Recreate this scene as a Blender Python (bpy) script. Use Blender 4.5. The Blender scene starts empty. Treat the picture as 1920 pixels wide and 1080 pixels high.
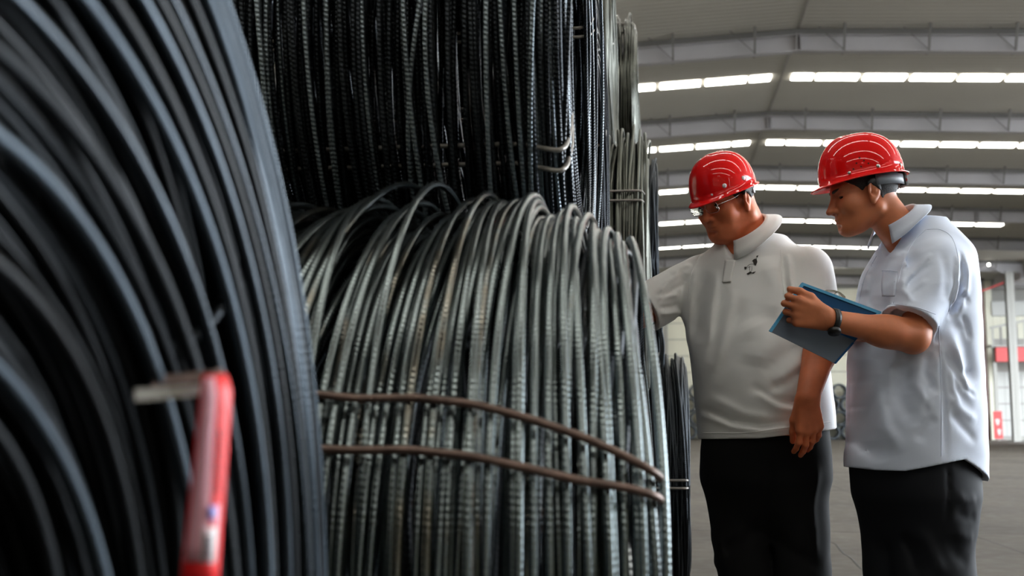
import bpy, math, random
import numpy as np
from mathutils import Vector, Matrix
from mathutils.bvhtree import BVHTree

sc = bpy.context.scene
COL = sc.collection
rnd = random.Random(7)

# ------------------------------------------------------------------ camera
FPX = 2150.0                      # focal length in pixels of the 1920x1080 frame
PITCH = math.radians(6.82)
YAW = math.radians(7.24)          # the coil rows and the hall run along +Y; the camera looks a little left
CAM_Z = 0.92
cam_data = bpy.data.cameras.new('camera')
cam = bpy.data.objects.new('camera', cam_data)
COL.objects.link(cam)
cam.location = (0, 0, CAM_Z)
cam.rotation_euler = (math.pi / 2 + PITCH, 0, YAW)
cam_data.sensor_width = 36.0
cam_data.lens = FPX / 1920 * 36.0
cam_data.clip_start = 0.02
cam_data.clip_end = 500
cam_data.dof.use_dof = True
cam_data.dof.focus_distance = 3.3
cam_data.dof.aperture_fstop = 4.2
sc.camera = cam

# ------------------------------------------------------------------ light and exposure
sc.view_settings.view_transform = 'Standard'
sc.view_settings.look = 'None'
sc.view_settings.gamma = 1.0
sc.view_settings.use_curve_mapping = False
sc.view_settings.exposure = 0.12
SKYLIGHT = 13.0
world = bpy.data.worlds.new('overcast_sky')
sc.world = world
world.use_nodes = True
wn = world.node_tree
wn.nodes.clear()
w_out = wn.nodes.new('ShaderNodeOutputWorld')
w_bg = wn.nodes.new('ShaderNodeBackground')
w_bg.inputs[0].default_value = (0.86, 0.93, 1.0, 1)
w_bg.inputs[1].default_value = 17.0
wn.links.new(w_bg.outputs[0], w_out.inputs[0])

# ------------------------------------------------------------------ helpers
sp, cp, sa, ca = math.sin(PITCH), math.cos(PITCH), math.sin(YAW), math.cos(YAW)


def J(px, py, d):
    """A point of the vertical plane at distance d in front of the camera, in a frame turned with the
    camera about Z: x to the right, y away, z up from the floor."""
    u, v = (px - 960) / FPX, (540 - py) / FPX
    t = d / (cp - v * sp)
    return np.array([t * u, d, CAM_Z + t * (sp + v * cp)])


def new_obj(name, mesh, parent=None, mat=None, **kw):
    o = bpy.data.objects.new(name, mesh)
    COL.objects.link(o)
    if parent is not None:
        o.parent = parent
    if mat is not None and mesh is not None:
        mesh.materials.append(mat)
    for k, v in kw.items():
        o[k] = v
    return o


def empty(name, loc, label, category, group=None, rz=0.0, kind=None):
    o = bpy.data.objects.new(name, None)
    COL.objects.link(o)
    o.location = loc
    o.rotation_euler = (0, 0, rz)
    o.empty_display_size = 0.1
    if label: o['label'] = label
    if category: o['category'] = category
    if group: o['group'] = group
    if kind: o['kind'] = kind
    return o


def mesh_np(name, V, F, smooth=True, uv=None):
    """V (n,3) array, F list of equal-length faces (m,k)."""
    V = np.asarray(V, np.float32)
    F = np.asarray(F, np.int32)
    me = bpy.data.meshes.new(name)
    k = F.shape[1]
    me.vertices.add(len(V))
    me.vertices.foreach_set('co', V.ravel())
    me.loops.add(F.size)
    me.loops.foreach_set('vertex_index', F.ravel())
    me.polygons.add(len(F))
    me.polygons.foreach_set('loop_start', np.arange(0, F.size, k, dtype=np.int32))
    me.polygons.foreach_set('loop_total', np.full(len(F), k, np.int32))
    if uv is not None:
        l = me.uv_layers.new(name='UVMap')
        l.data.foreach_set('uv', np.asarray(uv, np.float32)[F.ravel()].ravel())
    me.update(calc_edges=True)
    if smooth:
        me.polygons.foreach_set('use_smooth', np.ones(len(F), bool))
    return me


class MB:
    """Collects boxes, bars and polygons into one mesh."""
    def __init__(self):
        self.v, self.f = [], []

    def box(self, a, b):
        n = len(self.v)
        for x in (a[0], b[0]):
            for y in (a[1], b[1]):
                for z in (a[2], b[2]):
                    self.v.append((x, y, z))
        for q in ((0, 1, 3, 2), (4, 6, 7, 5), (0, 4, 5, 1), (2, 3, 7, 6), (0, 2, 6, 4), (1, 5, 7, 3)):
            self.f.append(tuple(n + i for i in q))
        return self

    def bar(self, a, b, w, h, up=(0, 0, 1)):
        a, b, up = Vector(a), Vector(b), Vector(up)
        d = (b - a).normalized()
        s = d.cross(up)
        if s.length < 1e-4:
            s = d.cross(Vector((1, 0, 0)))
        s.normalize()
        t = s.cross(d).normalized()
        n = len(self.v)
        for p in (a, b):
            for i, j in ((-1, -1), (1, -1), (1, 1), (-1, 1)):
                self.v.append(tuple(p + s * (i * w / 2) + t * (j * h / 2)))
        for q in ((0, 3, 2, 1), (4, 5, 6, 7), (0, 1, 5, 4), (1, 2, 6, 5), (2, 3, 7, 6), (3, 0, 4, 7)):
            self.f.append(tuple(n + i for i in q))
        return self

    def poly(self, pts):
        n = len(self.v)
        self.v += [tuple(p) for p in pts]
        self.f.append(tuple(range(n, n + len(pts))))
        return self

    def build(self, name, mat, parent=None, smooth=False, bevel=0.0, **kw):
        me = bpy.data.meshes.new(name)
        me.from_pydata(self.v, [], self.f)
        me.update()
        if smooth:
            me.polygons.foreach_set('use_smooth', np.ones(len(self.f), bool))
        o = new_obj(name, me, parent, mat, **kw)
        if bevel:
            m = o.modifiers.new('bevel', 'BEVEL')
            m.width = bevel
            m.segments = 2
        return o


def tube(path, r, sides=8, closed=False, v0=0.0):
    """Tube along a path: vertices, quads and UV (metres along, around)."""
    P = np.asarray(path, float)
    n = len(P)
    if closed:
        T = np.roll(P, -1, 0) - np.roll(P, 1, 0)
    else:
        T = np.gradient(P, axis=0)
    T /= np.linalg.norm(T, axis=1)[:, None] + 1e-12
    # transported frame
    N = np.zeros_like(P)
    ref = np.array([0.0, 0, 1]) if abs(T[0, 2]) < 0.9 else np.array([1.0, 0, 0])
    nrm = np.cross(T[0], ref)
    nrm /= np.linalg.norm(nrm)
    for i in range(n):
        nrm = nrm - T[i] * np.dot(nrm, T[i])
        nrm /= np.linalg.norm(nrm) + 1e-12
        N[i] = nrm
    B = np.cross(T, N)
    ang = np.linspace(0, 2 * np.pi, sides, endpoint=False)
    rr = np.broadcast_to(np.asarray(r, float), (n,))
    V = P[:, None, :] + rr[:, None, None] * (np.cos(ang)[None, :, None] * N[:, None, :] + np.sin(ang)[None, :, None] * B[:, None, :])
    seg = np.linalg.norm(np.diff(P, axis=0), axis=1)
    s = np.concatenate([[0], np.cumsum(seg)])
    uv = np.stack([np.repeat(s, sides), np.tile(ang / (2 * np.pi), n)], 1)
    m = n if closed else n - 1
    i = np.arange(m)[:, None]
    j = np.arange(sides)[None, :]
    i2 = (i + 1) % n
    j2 = (j + 1) % sides
    F = np.stack([i * sides + j + 0 * j2, i2 * sides + j, i2 * sides + j2, i * sides + j2], -1).reshape(-1, 4)
    return V.reshape(-1, 3), F, uv


def join(parts):
    V, F, U, n = [], [], [], 0
    for v, f, u in parts:
        V.append(v); F.append(np.asarray(f) + n); U.append(u); n += len(v)
    return np.concatenate(V), np.concatenate(F), np.concatenate(U)


def smooth_path(pts, n):
    """Catmull-Rom through the points, n samples."""
    P = np.asarray(pts, float)
    Q = np.concatenate([[2 * P[0] - P[1]], P, [2 * P[-1] - P[-2]]])
    t = np.linspace(0, len(P) - 1 - 1e-6, n)
    k = t.astype(int)
    u = (t - k)[:, None]
    a, b, c, d = Q[k], Q[k + 1], Q[k + 2], Q[k + 3]
    return 0.5 * (2 * b + (c - a) * u + (2 * a - 5 * b + 4 * c - d) * u ** 2 + (3 * b - a - 3 * c + d) * u ** 3)


# ------------------------------------------------------------------ materials
def material(name, color, rough=0.5, metal=0.0, spec=0.5, emit=None, estr=0.0, coat=0.0, noise=None, bump=None, sub=0.0, sheen=0.0, alpha=None):
    m = bpy.data.materials.new(name)
    m.use_nodes = True
    nt = m.node_tree
    b = nt.nodes['Principled BSDF']
    b.inputs['Base Color'].default_value = (*color, 1)
    b.inputs['Roughness'].default_value = rough
    b.inputs['Metallic'].default_value = metal
    b.inputs['Specular IOR Level'].default_value = spec
    b.inputs['Coat Weight'].default_value = coat
    b.inputs['Coat Roughness'].default_value = 0.04
    if sheen:
        b.inputs['Sheen Weight'].default_value = sheen
    if sub:
        b.inputs['Subsurface Weight'].default_value = sub
        b.inputs['Subsurface Radius'].default_value = (0.012, 0.005, 0.003)
        b.inputs['Subsurface Scale'].default_value = 1.0
    if emit:
        b.inputs['Emission Color'].default_value = (*emit, 1)
        b.inputs['Emission Strength'].default_value = estr
    if noise or bump:
        tc = nt.nodes.new('ShaderNodeTexCoord')
    if noise:                       # (scale, amount, detail, stretch)
        scale, amount, detail, stretch = noise
        mp = nt.nodes.new('ShaderNodeMapping')
        mp.inputs['Scale'].default_value = stretch
        nz = nt.nodes.new('ShaderNodeTexNoise')
        nz.inputs['Scale'].default_value = scale
        nz.inputs['Detail'].default_value = detail
        mr = nt.nodes.new('ShaderNodeMapRange')
        mr.inputs['From Min'].default_value = 0.3
        mr.inputs['From Max'].default_value = 0.7
        mr.inputs['To Min'].default_value = 1 - amount
        mr.inputs['To Max'].default_value = 1 + amount
        mx = nt.nodes.new('ShaderNodeMix')
        mx.data_type = 'RGBA'
        mx.blend_type = 'MULTIPLY'
        mx.inputs['Factor'].default_value = 1
        mx.inputs[6].default_value = (*color, 1)
        nt.links.new(tc.outputs['Object'], mp.inputs[0])
        nt.links.new(mp.outputs[0], nz.inputs['Vector'])
        nt.links.new(nz.outputs['Fac'], mr.inputs['Value'])
        nt.links.new(mr.outputs[0], mx.inputs[7])
        nt.links.new(mx.outputs[2], b.inputs['Base Color'])
    if bump:                        # (scale, strength, distance, detail)
        scale, strength, dist, detail = bump
        n2 = nt.nodes.new('ShaderNodeTexNoise')
        n2.inputs['Scale'].default_value = scale
        n2.inputs['Detail'].default_value = detail
        bp = nt.nodes.new('ShaderNodeBump')
        bp.inputs['Strength'].default_value = strength
        bp.inputs['Distance'].default_value = dist
        nt.links.new(tc.outputs['Object'], n2.inputs['Vector'])
        nt.links.new(n2.outputs['Fac'], bp.inputs['Height'])
        nt.links.new(bp.outputs[0], b.inputs['Normal'])
    return m


def rebar_material(name, color, rough, metal, rib=1.0, rust=None, pitch=0.009, spread=(-0.08, 0.16)):
    """Ribbed reinforcing wire: transverse ribs along the wire's own length (UV in metres)."""
    m = bpy.data.materials.new(name)
    m.use_nodes = True
    nt = m.node_tree
    b = nt.nodes['Principled BSDF']
    b.inputs['Metallic'].default_value = metal
    b.inputs['Roughness'].default_value = rough
    uv = nt.nodes.new('ShaderNodeUVMap')
    sx = nt.nodes.new('ShaderNodeSeparateXYZ')
    nt.links.new(uv.outputs[0], sx.inputs[0])
    # ribs lean: phase = along/pitch + around
    m1 = nt.nodes.new('ShaderNodeMath'); m1.operation = 'MULTIPLY'; m1.inputs[1].default_value = 2 * math.pi / pitch
    nt.links.new(sx.outputs[0], m1.inputs[0])
    m2 = nt.nodes.new('ShaderNodeMath'); m2.operation = 'MULTIPLY_ADD'; m2.inputs[1].default_value = 2 * math.pi
    nt.links.new(sx.outputs[1], m2.inputs[0]); nt.links.new(m1.outputs[0], m2.inputs[2])
    m3 = nt.nodes.new('ShaderNodeMath'); m3.operation = 'SINE'
    nt.links.new(m2.outputs[0], m3.inputs[0])
    bp = nt.nodes.new('ShaderNodeBump')
    bp.inputs['Strength'].default_value = min(1.0, 0.55 * rib)
    bp.inputs['Distance'].default_value = 0.0009
    nt.links.new(m3.outputs[0], bp.inputs['Height'])
    if rib > 0:
        nt.links.new(bp.outputs[0], b.inputs['Normal'])
    info = nt.nodes.new('ShaderNodeObjectInfo')
    rg = nt.nodes.new('ShaderNodeMapRange')
    rg.inputs['To Min'].default_value = rough + spread[0]
    rg.inputs['To Max'].default_value = rough + spread[1]
    nt.links.new(info.outputs['Random'], rg.inputs['Value'])
    nt.links.new(rg.outputs[0], b.inputs['Roughness'])
    tc = nt.nodes.new('ShaderNodeTexCoord')
    nz = nt.nodes.new('ShaderNodeTexNoise')
    nz.inputs['Scale'].default_value = 9.0
    nz.inputs['Detail'].default_value = 4.0
    nt.links.new(tc.outputs['Object'], nz.inputs['Vector'])
    ad = nt.nodes.new('ShaderNodeMath'); ad.operation = 'MULTIPLY_ADD'; ad.inputs[1].default_value = 0.5
    nt.links.new(info.outputs['Random'], ad.inputs[0]); nt.links.new(nz.outputs['Fac'], ad.inputs[2])
    cr = nt.nodes.new('ShaderNodeValToRGB')
    c = np.array(color)
    e = cr.color_ramp.elements
    e[0].position = 0.35; e[0].color = (*(c * 0.4), 1)
    e[1].position = 1.0; e[1].color = (*(c * 1.3), 1)
    if rust:
        k = cr.color_ramp.elements.new(0.5); k.color = (*rust, 1)
        k2 = cr.color_ramp.elements.new(0.6); k2.color = (*c, 1)
    nt.links.new(ad.outputs[0], cr.inputs[0])
    nt.links.new(cr.outputs[0], b.inputs['Base Color'])
    return m


M = {}
M['wire'] = rebar_material('dark_rebar', (0.032, 0.037, 0.043), 0.29, 0.85, 1.0)
M['wire_mid'] = rebar_material('grey_rebar', (0.16, 0.185, 0.188), 0.15, 0.97, 0.28, rust=(0.17, 0.16, 0.135), spread=(-0.04, 0.09))
M['wire_black'] = rebar_material('black_rebar', (0.012, 0.014, 0.016), 0.40, 0.8, 0.2)
M['wire_lit'] = rebar_material('lit_rebar', (0.20, 0.235, 0.26), 0.30, 0.9, 1.0)  # lighter copy of the dark rebar; side-lit lines painted as colour
M['wire_highlight'] = rebar_material('highlight_rebar', (0.046, 0.059, 0.072), 0.30, 0.85, 0.12)  # lighter copy of the black rebar; highlights painted as colour
M['wire_far'] = rebar_material('olive_rebar', (0.15, 0.155, 0.135), 0.34, 0.85, 0.0)
M['tie'] = material('rusty_tie_wire', (0.16, 0.105, 0.085), 0.45, 0.6, noise=(30, 0.35, 3, (1, 1, 1)))
M['tie_grey'] = material('grey_tie_wire', (0.30, 0.28, 0.26), 0.42, 0.6)
M['strap_pale'] = material('pale_strap', (0.42, 0.40, 0.36), 0.4, 0.5)
M['far_coil'] = material('far_coil_steel', (0.055, 0.065, 0.075), 0.55, 0.4, noise=(14, 0.4, 3, (1, 1, 1)))
M['roof'] = material('roof_sheet', (0.35, 0.335, 0.298), 0.6, 0.0, noise=(0.25, 0.06, 3, (1, 1, 1)))
M['seam'] = material('ridge_seam_paint', (0.25, 0.24, 0.22), 0.6)
M['beam'] = material('painted_beam', (0.31, 0.298, 0.308), 0.55, noise=(0.8, 0.08, 3, (1, 1, 1)))
M['dark_steel'] = material('dark_purlin', (0.13, 0.125, 0.12), 0.6)
M['skylight'] = material('skylight_sheet', (0.8, 0.8, 0.78), 0.4, emit=(1.0, 0.97, 0.89), estr=SKYLIGHT)
M['cream'] = material('cream_wall_sheet', (0.50, 0.485, 0.39), 0.6, noise=(0.5, 0.05, 2, (1, 1, 1)))
M['white_sheet'] = material('white_wall_sheet', (0.34, 0.338, 0.318), 0.55)
M['girt'] = material('girt_line', (0.22, 0.21, 0.19), 0.6)
M['floor_joint'] = material('dark_joint', (0.025, 0.022, 0.018), 0.9)
M['column'] = material('column_paint', (0.25, 0.243, 0.22), 0.55)
M['brown_column'] = material('brown_column_paint', (0.13, 0.075, 0.065), 0.6)
M['red_steel'] = material('red_painted_steel', (0.42, 0.012, 0.01), 0.5)
M['skin_a'] = material('skin_left_man', (0.66, 0.175, 0.068), 0.5, sub=0.12, bump=(220, 0.12, 0.001, 2), noise=(26, 0.1, 4, (1, 1, 1)))
M['skin_b'] = material('skin_right_man', (0.60, 0.195, 0.085), 0.5, sub=0.12, bump=(220, 0.12, 0.001, 2), noise=(26, 0.1, 4, (1, 1, 1)))
M['lip'] = material('lip', (0.36, 0.12, 0.09), 0.45)
M['hair'] = material('short_black_hair', (0.012, 0.010, 0.010), 0.65, noise=(160, 0.5, 3, (1, 1, 1)), bump=(400, 0.6, 0.002, 2))
M['polo'] = material('white_pique_polo', (0.87, 0.86, 0.845), 0.75, spec=0.25, sheen=0.15, bump=(420, 0.16, 0.0006, 1))
M['shirt'] = material('pale_blue_shirt', (0.69, 0.755, 0.90), 0.6, spec=0.3, bump=(300, 0.08, 0.0006, 1))
M['trouser_a'] = material('black_trousers', (0.006, 0.006, 0.0065), 0.8, spec=0.15)
M['trouser_b'] = material('navy_black_trousers', (0.007, 0.008, 0.011), 0.7, spec=0.2)
M['shoe'] = material('black_leather', (0.012, 0.012, 0.012), 0.35)
M['helmet'] = material('red_helmet_plastic', (0.86, 0.003, 0.003), 0.5, spec=0.06, coat=0.9)
M['rivet_white'] = material('white_rivet', (0.75, 0.72, 0.74), 0.35)
M['rivet_metal'] = material('metal_rivet', (0.62, 0.58, 0.52), 0.25, 0.9)
M['helmet_hole'] = material('vent_hole', (0.10, 0.002, 0.002), 0.8)
M['headband'] = material('grey_headband', (0.17, 0.19, 0.22), 0.5)
M['headband_pale'] = material('pale_headband', (0.34, 0.37, 0.40), 0.45)
M['black_plastic'] = material('black_plastic', (0.015, 0.015, 0.014), 0.35)
M['metal'] = material('bright_metal', (0.66, 0.64, 0.60), 0.22, 1.0)
M['eye_white'] = material('eye', (0.6, 0.55, 0.5), 0.2)
M['iris'] = material('dark_iris', (0.02, 0.012, 0.008), 0.1)
M['folder_blue'] = material('blue_folder', (0.006, 0.085, 0.24), 0.4, spec=0.3, coat=0.05)
M['folder_rim'] = material('light_blue_folder_rim', (0.10, 0.42, 0.72), 0.25)
M['folder_grey'] = material('grey_blue_sheet', (0.13, 0.165, 0.22), 0.5)
M['emblem'] = material('black_embroidery', (0.02, 0.017, 0.014), 0.8)
M['emblem_white'] = material('white_embroidery', (0.85, 0.84, 0.82), 0.8)
M['tag_red'] = material('red_tag', (0.80, 0.012, 0.015), 0.45)
M['tag_pink'] = material('pink_sheen_panel', (0.86, 0.42, 0.50), 0.35)  # glossy sheen on the red tag, painted as pink
M['tag_dark'] = material('dark_red_print', (0.22, 0.01, 0.02), 0.5)
M['tag_white'] = material('white_tag_label', (0.80, 0.78, 0.78), 0.5)
M['tag_blue'] = material('blue_tag_print', (0.22, 0.25, 0.70), 0.5)
M['tag_ink'] = material('black_tag_print', (0.05, 0.05, 0.06), 0.5)

mg = bpy.data.materials.new('spectacle_lens')
mg.use_nodes = True
b = mg.node_tree.nodes['Principled BSDF']
b.inputs['Base Color'].default_value = (0.95, 0.97, 0.95, 1)
b.inputs['Transmission Weight'].default_value = 1.0
b.inputs['Roughness'].default_value = 0.0
b.inputs['IOR'].default_value = 1.12
M['lens'] = mg


def floor_material():
    m = bpy.data.materials.new('worn_concrete')
    m.use_nodes = True
    nt = m.node_tree
    b = nt.nodes['Principled BSDF']
    tc = nt.nodes.new('ShaderNodeTexCoord')
    b.inputs['Specular IOR Level'].default_value = 0.25
    n1 = nt.nodes.new('ShaderNodeTexNoise'); n1.inputs['Scale'].default_value = 0.55; n1.inputs['Detail'].default_value = 8
    n2 = nt.nodes.new('ShaderNodeTexNoise'); n2.inputs['Scale'].default_value = 7.0; n2.inputs['Detail'].default_value = 6
    nt.links.new(tc.outputs['Object'], n1.inputs['Vector'])
    nt.links.new(tc.outputs['Object'], n2.inputs['Vector'])
    ad = nt.nodes.new('ShaderNodeMath'); ad.operation = 'MULTIPLY_ADD'; ad.inputs[1].default_value = 0.5
    nt.links.new(n2.outputs['Fac'], ad.inputs[0]); nt.links.new(n1.outputs['Fac'], ad.inputs[2])
    cr = nt.nodes.new('ShaderNodeValToRGB')
    e = cr.color_ramp.elements
    e[0].position = 0.5; e[0].color = (0.040, 0.033, 0.026, 1)
    e[1].position = 1.0; e[1].color = (0.105, 0.092, 0.075, 1)
    nt.links.new(ad.outputs[0], cr.inputs[0])
    nt.links.new(cr.outputs[0], b.inputs['Base Color'])
    mr = nt.nodes.new('ShaderNodeMapRange')
    mr.inputs['From Min'].default_value = 0.3; mr.inputs['From Max'].default_value = 0.7
    mr.inputs['To Min'].default_value = 0.55; mr.inputs['To Max'].default_value = 0.85
    nt.links.new(n2.outputs['Fac'], mr.inputs['Value'])
    nt.links.new(mr.outputs[0], b.inputs['Roughness'])
    bp = nt.nodes.new('ShaderNodeBump'); bp.inputs['Strength'].default_value = 0.15; bp.inputs['Distance'].default_value = 0.01
    nt.links.new(n2.outputs['Fac'], bp.inputs['Height'])
    nt.links.new(bp.outputs[0], b.inputs['Normal'])
    return m


M['floor'] = floor_material()

# ================================================================== THE HALL
RIDGE_X, RIDGE_Z, SLOPE, EAVE = 3.65, 10.92, 0.044, 20.6
Y0, Y1, BAY = -22.0, 76.0, 7.76
WEST = -13.0


def roof_z(x):
    return RIDGE_Z - SLOPE * abs(x - RIDGE_X)


# floor
fb = MB()
fb.box((-14, -24, -0.2), (21.15, 60, 0.0)); fb.box((-14, 60, -0.2), (46, 84, 0.0))
floor = fb.build('floor', M['floor'], kind='structure', label='worn brown-grey concrete floor of the hall')
# saw-cut floor joints, slightly recessed strips of dark filler
jb = MB()
for k in range(12):
    yy = -3.0 + k * 6.5 + 0.4
    jb.box((-13.9, yy, -0.01), (21, yy + 0.012, 0.0012))
for k in range(5):
    xx = -6 + k * 6.4 + 2.2
    jb.box((xx, -22, -0.01), (xx + 0.012, 81, 0.0012))
jb.build('floor_joint', M['floor_joint'], floor)
ck = []
for (a, c_) in ((1535, 1003), (1552, 1014), (1566, 1020), (1580, 1036), (1596, 1047), (1612, 1064), (1630, 1076), (1660, 1100)):
    k_ = J(a, c_, 1.0)[2] - CAM_Z
    q = J(a, c_, -CAM_Z / k_)
    ck.append((q[0] * ca - q[1] * sa, q[0] * sa + q[1] * ca, 0.0))
v_, f_, u_ = tube(smooth_path(ck, 40), 0.008, 6)
v_ = v_ * np.array((1, 1, 0.12))
new_obj('floor_crack', mesh_np('floor_crack', v_, f_), floor, M['floor_joint'])

# roof sheet with ribs running down the slope
prof = []
y = Y0
while y < Y1:
    prof += [(y, 0), (y + 0.15, 0), (y + 0.17, 0.022), (y + 0.23, 0.022), (y + 0.25, 0)]
    y += 0.25
V, F = [], []
for (yy, dz) in prof:
    for x in (WEST, RIDGE_X, EAVE + 0.6):
        V.append((x, yy, roof_z(x) - dz))
for i in range(len(prof) - 1):
    for j in range(2):
        a = i * 3 + j
        F.append((a, a + 1, a + 4, a + 3))
nv = len(V)
for k, x in enumerate((WEST, RIDGE_X, EAVE + 0.6)):     # upper skin, gives the roof its thickness
    V.append((x, Y0, roof_z(x) + 0.12)); V.append((x, Y1, roof_z(x) + 0.12))
F += [(nv, nv + 1, nv + 3, nv + 2), (nv + 2, nv + 3, nv + 5, nv + 4)]
ceiling = new_obj('ceiling', mesh_np('ceiling', V, F, smooth=False), None, M['roof'], kind='structure', label='pale ribbed metal roof over the hall')
MB().bar((RIDGE_X, Y0, RIDGE_Z - 0.028), (RIDGE_X, Y1, RIDGE_Z - 0.028), 0.06, 0.012).build('ridge_seam', M['seam'], ceiling)

# skylight strips across every bay, cut by the purlins into panels
PITCHX = 1.31
pan_r, pan_l = None, None
half_first = 0.70


def panel_mesh(L, W=0.52):
    mb = MB()
    mb.box((0, -W / 2, -0.035), (L, W / 2, -0.004))
    me = bpy.data.meshes.new('skylight_panel')
    me.from_pydata(mb.v, [], mb.f)
    me.materials.append(M['skylight'])
    return me


me_full, me_half = panel_mesh(PITCHX - 0.16), panel_mesh(half_first - 0.12)
row_y = [32.8 + BAY * k for k in range(-7, 6)]
for ry in row_y:
    if ry < Y0 + 1:
        continue
    for s in (-1, 1):
        x = 0.30
        n = 0
        reach = 11.6 if s > 0 else 13.0
        while x < reach:
            L = half_first if n == 0 else PITCHX
            o = bpy.data.objects.new('skylight_panel', me_half if n == 0 else me_full)
            COL.objects.link(o)
            o.parent = ceiling
            o.location = (RIDGE_X + s * x, ry, roof_z(RIDGE_X + x) - 0.022)
            # local +X runs down the slope away from the ridge
            ex = Vector((s, 0, -SLOPE)).normalized()
            ey = Vector((0, s, 0))
            ez = ex.cross(ey)
            o.rotation_euler = Matrix((ex, ey, ez)).transposed().to_euler()
            x += L
            n += 1

# rafters: tapered I-beams with fly braces and ridge plates
RAFT = [28.8 + BAY * k for k in range(-6, 7)]
for ry in RAFT:
    mb = MB()
    for s in (-1, 1):
        xe = WEST if s < 0 else EAVE
        za, zb = roof_z(RIDGE_X) - 0.19, roof_z(xe) - 0.19
        D1, D2 = 0.42, 0.46
        mb.bar((RIDGE_X, ry, za - 0.01), (xe, ry, zb - 0.01), 0.26, 0.02)
        mb.bar((RIDGE_X, ry, za - D1), (xe, ry, zb - D2), 0.26, 0.02)
        n = len(mb.v)
        for (x, zt, zbm) in ((RIDGE_X, za, za - D1), (xe, zb, zb - D2)):
            for dy in (-0.006, 0.006):
                mb.v += [(x, ry + dy, zt), (x, ry + dy, zbm)]
        mb.f += [(n, n + 1, n + 5, n + 4), (n + 2, n + 6, n + 7, n + 3)]
    beam = mb.build('rafter', M['beam'], ceiling)
    pl = MB()
    for dx in (-0.05, 0.05):
        pl.box((RIDGE_X + dx - 0.012, ry - 0.14, RIDGE_Z - 0.63), (RIDGE_X + dx + 0.012, ry + 0.14, RIDGE_Z - 0.17))
    if ry > 0:
        for xq in (RIDGE_X + 10.4, RIDGE_X - 9.0):
            for dx in (-0.05, 0.05):
                z = roof_z(xq)
                pl.box((xq + dx - 0.012, ry - 0.14, z - 0.64), (xq + dx + 0.012, ry + 0.14, z - 0.17))
    pl.build('ridge_plate', M['beam'], beam)
    br = MB()
    for k in range(-8, 9):
        x = RIDGE_X + k * 2.05 + (0.95 if k < 0 else 1.1)
        if abs(x - RIDGE_X) < 0.4 or x < WEST + 0.5 or x > EAVE - 0.5:
            continue
        z = roof_z(x)
        br.bar((x, ry - 0.14, z - 0.62), (x, ry - 0.42, z - 0.005), 0.055, 0.055)
        br.bar((x, ry + 0.14, z - 0.62), (x, ry + 0.42, z - 0.005), 0.055, 0.055)
        br.bar((x, ry - 0.14, z - 0.60), (x - 0.62, ry - 0.30, z - 0.05), 0.018, 0.018)
    br.build('fly_brace', M['dark_steel'], beam)
    # dark strip standing in for the shadow line along the top flange
    MB().bar((WEST, ry, roof_z(WEST) - 0.10), (RIDGE_X, ry, RIDGE_Z - 0.10), 0.10, 0.14).bar((RIDGE_X, ry, RIDGE_Z - 0.10), (EAVE, ry, roof_z(EAVE) - 0.10), 0.10, 0.14).build('shadow_strip', M['dark_steel'], beam)

# far gable wall: long horizontal sheets over girts
wall_far = MB().box((WEST - 0.2, Y1, 0), (EAVE + 25, Y1 + 0.2, 11.2)).build('wall_far', M['girt'], kind='structure', label='cream sheeted end wall far behind the two men')
MB().box((EAVE - 0.05, Y1 - 0.9, 0), (20.93, Y1 - 0.6, 10.0)).build('corner_trim', M['cream'], wall_far)
NB = [WEST, -6.6, 0.52, 7.3, 14.1, EAVE]
plank = {}
for i in range(len(NB) - 1):
    for r in range(9):
        w = NB[i + 1] - NB[i] - 0.10
        key = round(w, 3)
        if key not in plank:
            mb = MB().box((-w / 2, -0.04, 0), (w / 2, 0.0, 1.02))
            me = bpy.data.meshes.new('wall_sheet'); me.from_pydata(mb.v, [], mb.f); me.materials.append(M['cream'])
            plank[key] = me
        o = new_obj('wall_sheet', plank[key], wall_far)
        o.location = ((NB[i] + NB[i + 1]) / 2, Y1, 0.05 + r * 1.08)


def column(x, y, h, mat, label, w=0.3):
    mb = MB()
    mb.box((x - w / 2, y - w / 2, 0.02), (x + w / 2, y - w / 2 + 0.02, h))
    mb.box((x - w / 2, y + w / 2 - 0.02, 0.02), (x + w / 2, y + w / 2, h))
    mb.box((x - 0.008, y - w / 2, 0.02), (x + 0.008, y + w / 2, h))
    e = mb.build('column', mat, kind='structure', label=label)
    MB().box((x - w * 0.75, y - w * 0.75, 0), (x + w * 0.75, y + w * 0.75, 0.03)).build('base_plate', M['dark_steel'], e)
    return e


for i, x in enumerate(NB[1:-1]):
    column(x, Y1 - 0.22, roof_z(x) - 0.8, M['column'], 'pale steel post of the far end wall')
for k in range(-6, 7):
    yy = 28.15 + BAY * k + 0.55
    if yy > 69:
        continue
    column(EAVE - 0.8, yy, roof_z(EAVE - 0.8) - 0.66, M['column'], 'pale steel hall column along the open right side', 0.42)
column(19.75, 73.2, 9.4, M['brown_column'], 'brown painted steel column behind the man in the blue shirt', 0.34)

# left wall behind the coil rows
wl = MB().box((WEST - 0.2, Y0, 0), (WEST, Y1, 10.1)).build('wall_left', M['cream'], kind='structure', label='cream sheeted side wall behind the coil stacks')
# unseen wall behind the camera, added and fully closed to block light
MB().box((WEST, Y0 - 0.2, 0), (EAVE, Y0, 10.8)).build('wall_back_added', M['cream'], kind='structure', label='unseen cream sheeted wall added at the near end to block light')

# unseen yard ground outside, added to bounce light into the hall
MB().box((EAVE + 0.6, -24, -0.25), (70, 70, -0.05)).build('ground_yard_bounce', M['floor'], kind='structure', label='unseen concrete yard added outside the open right side to bounce light')
# unseen wall added to keep side light off the near end; open further on
MB().box((EAVE + 0.25, Y0, 0), (EAVE + 0.45, 4.0, 10.0)).build('wall_right_near_added', M['cream'], kind='structure', label='unseen cream sheeted side wall added at the near right to block light')

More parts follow.
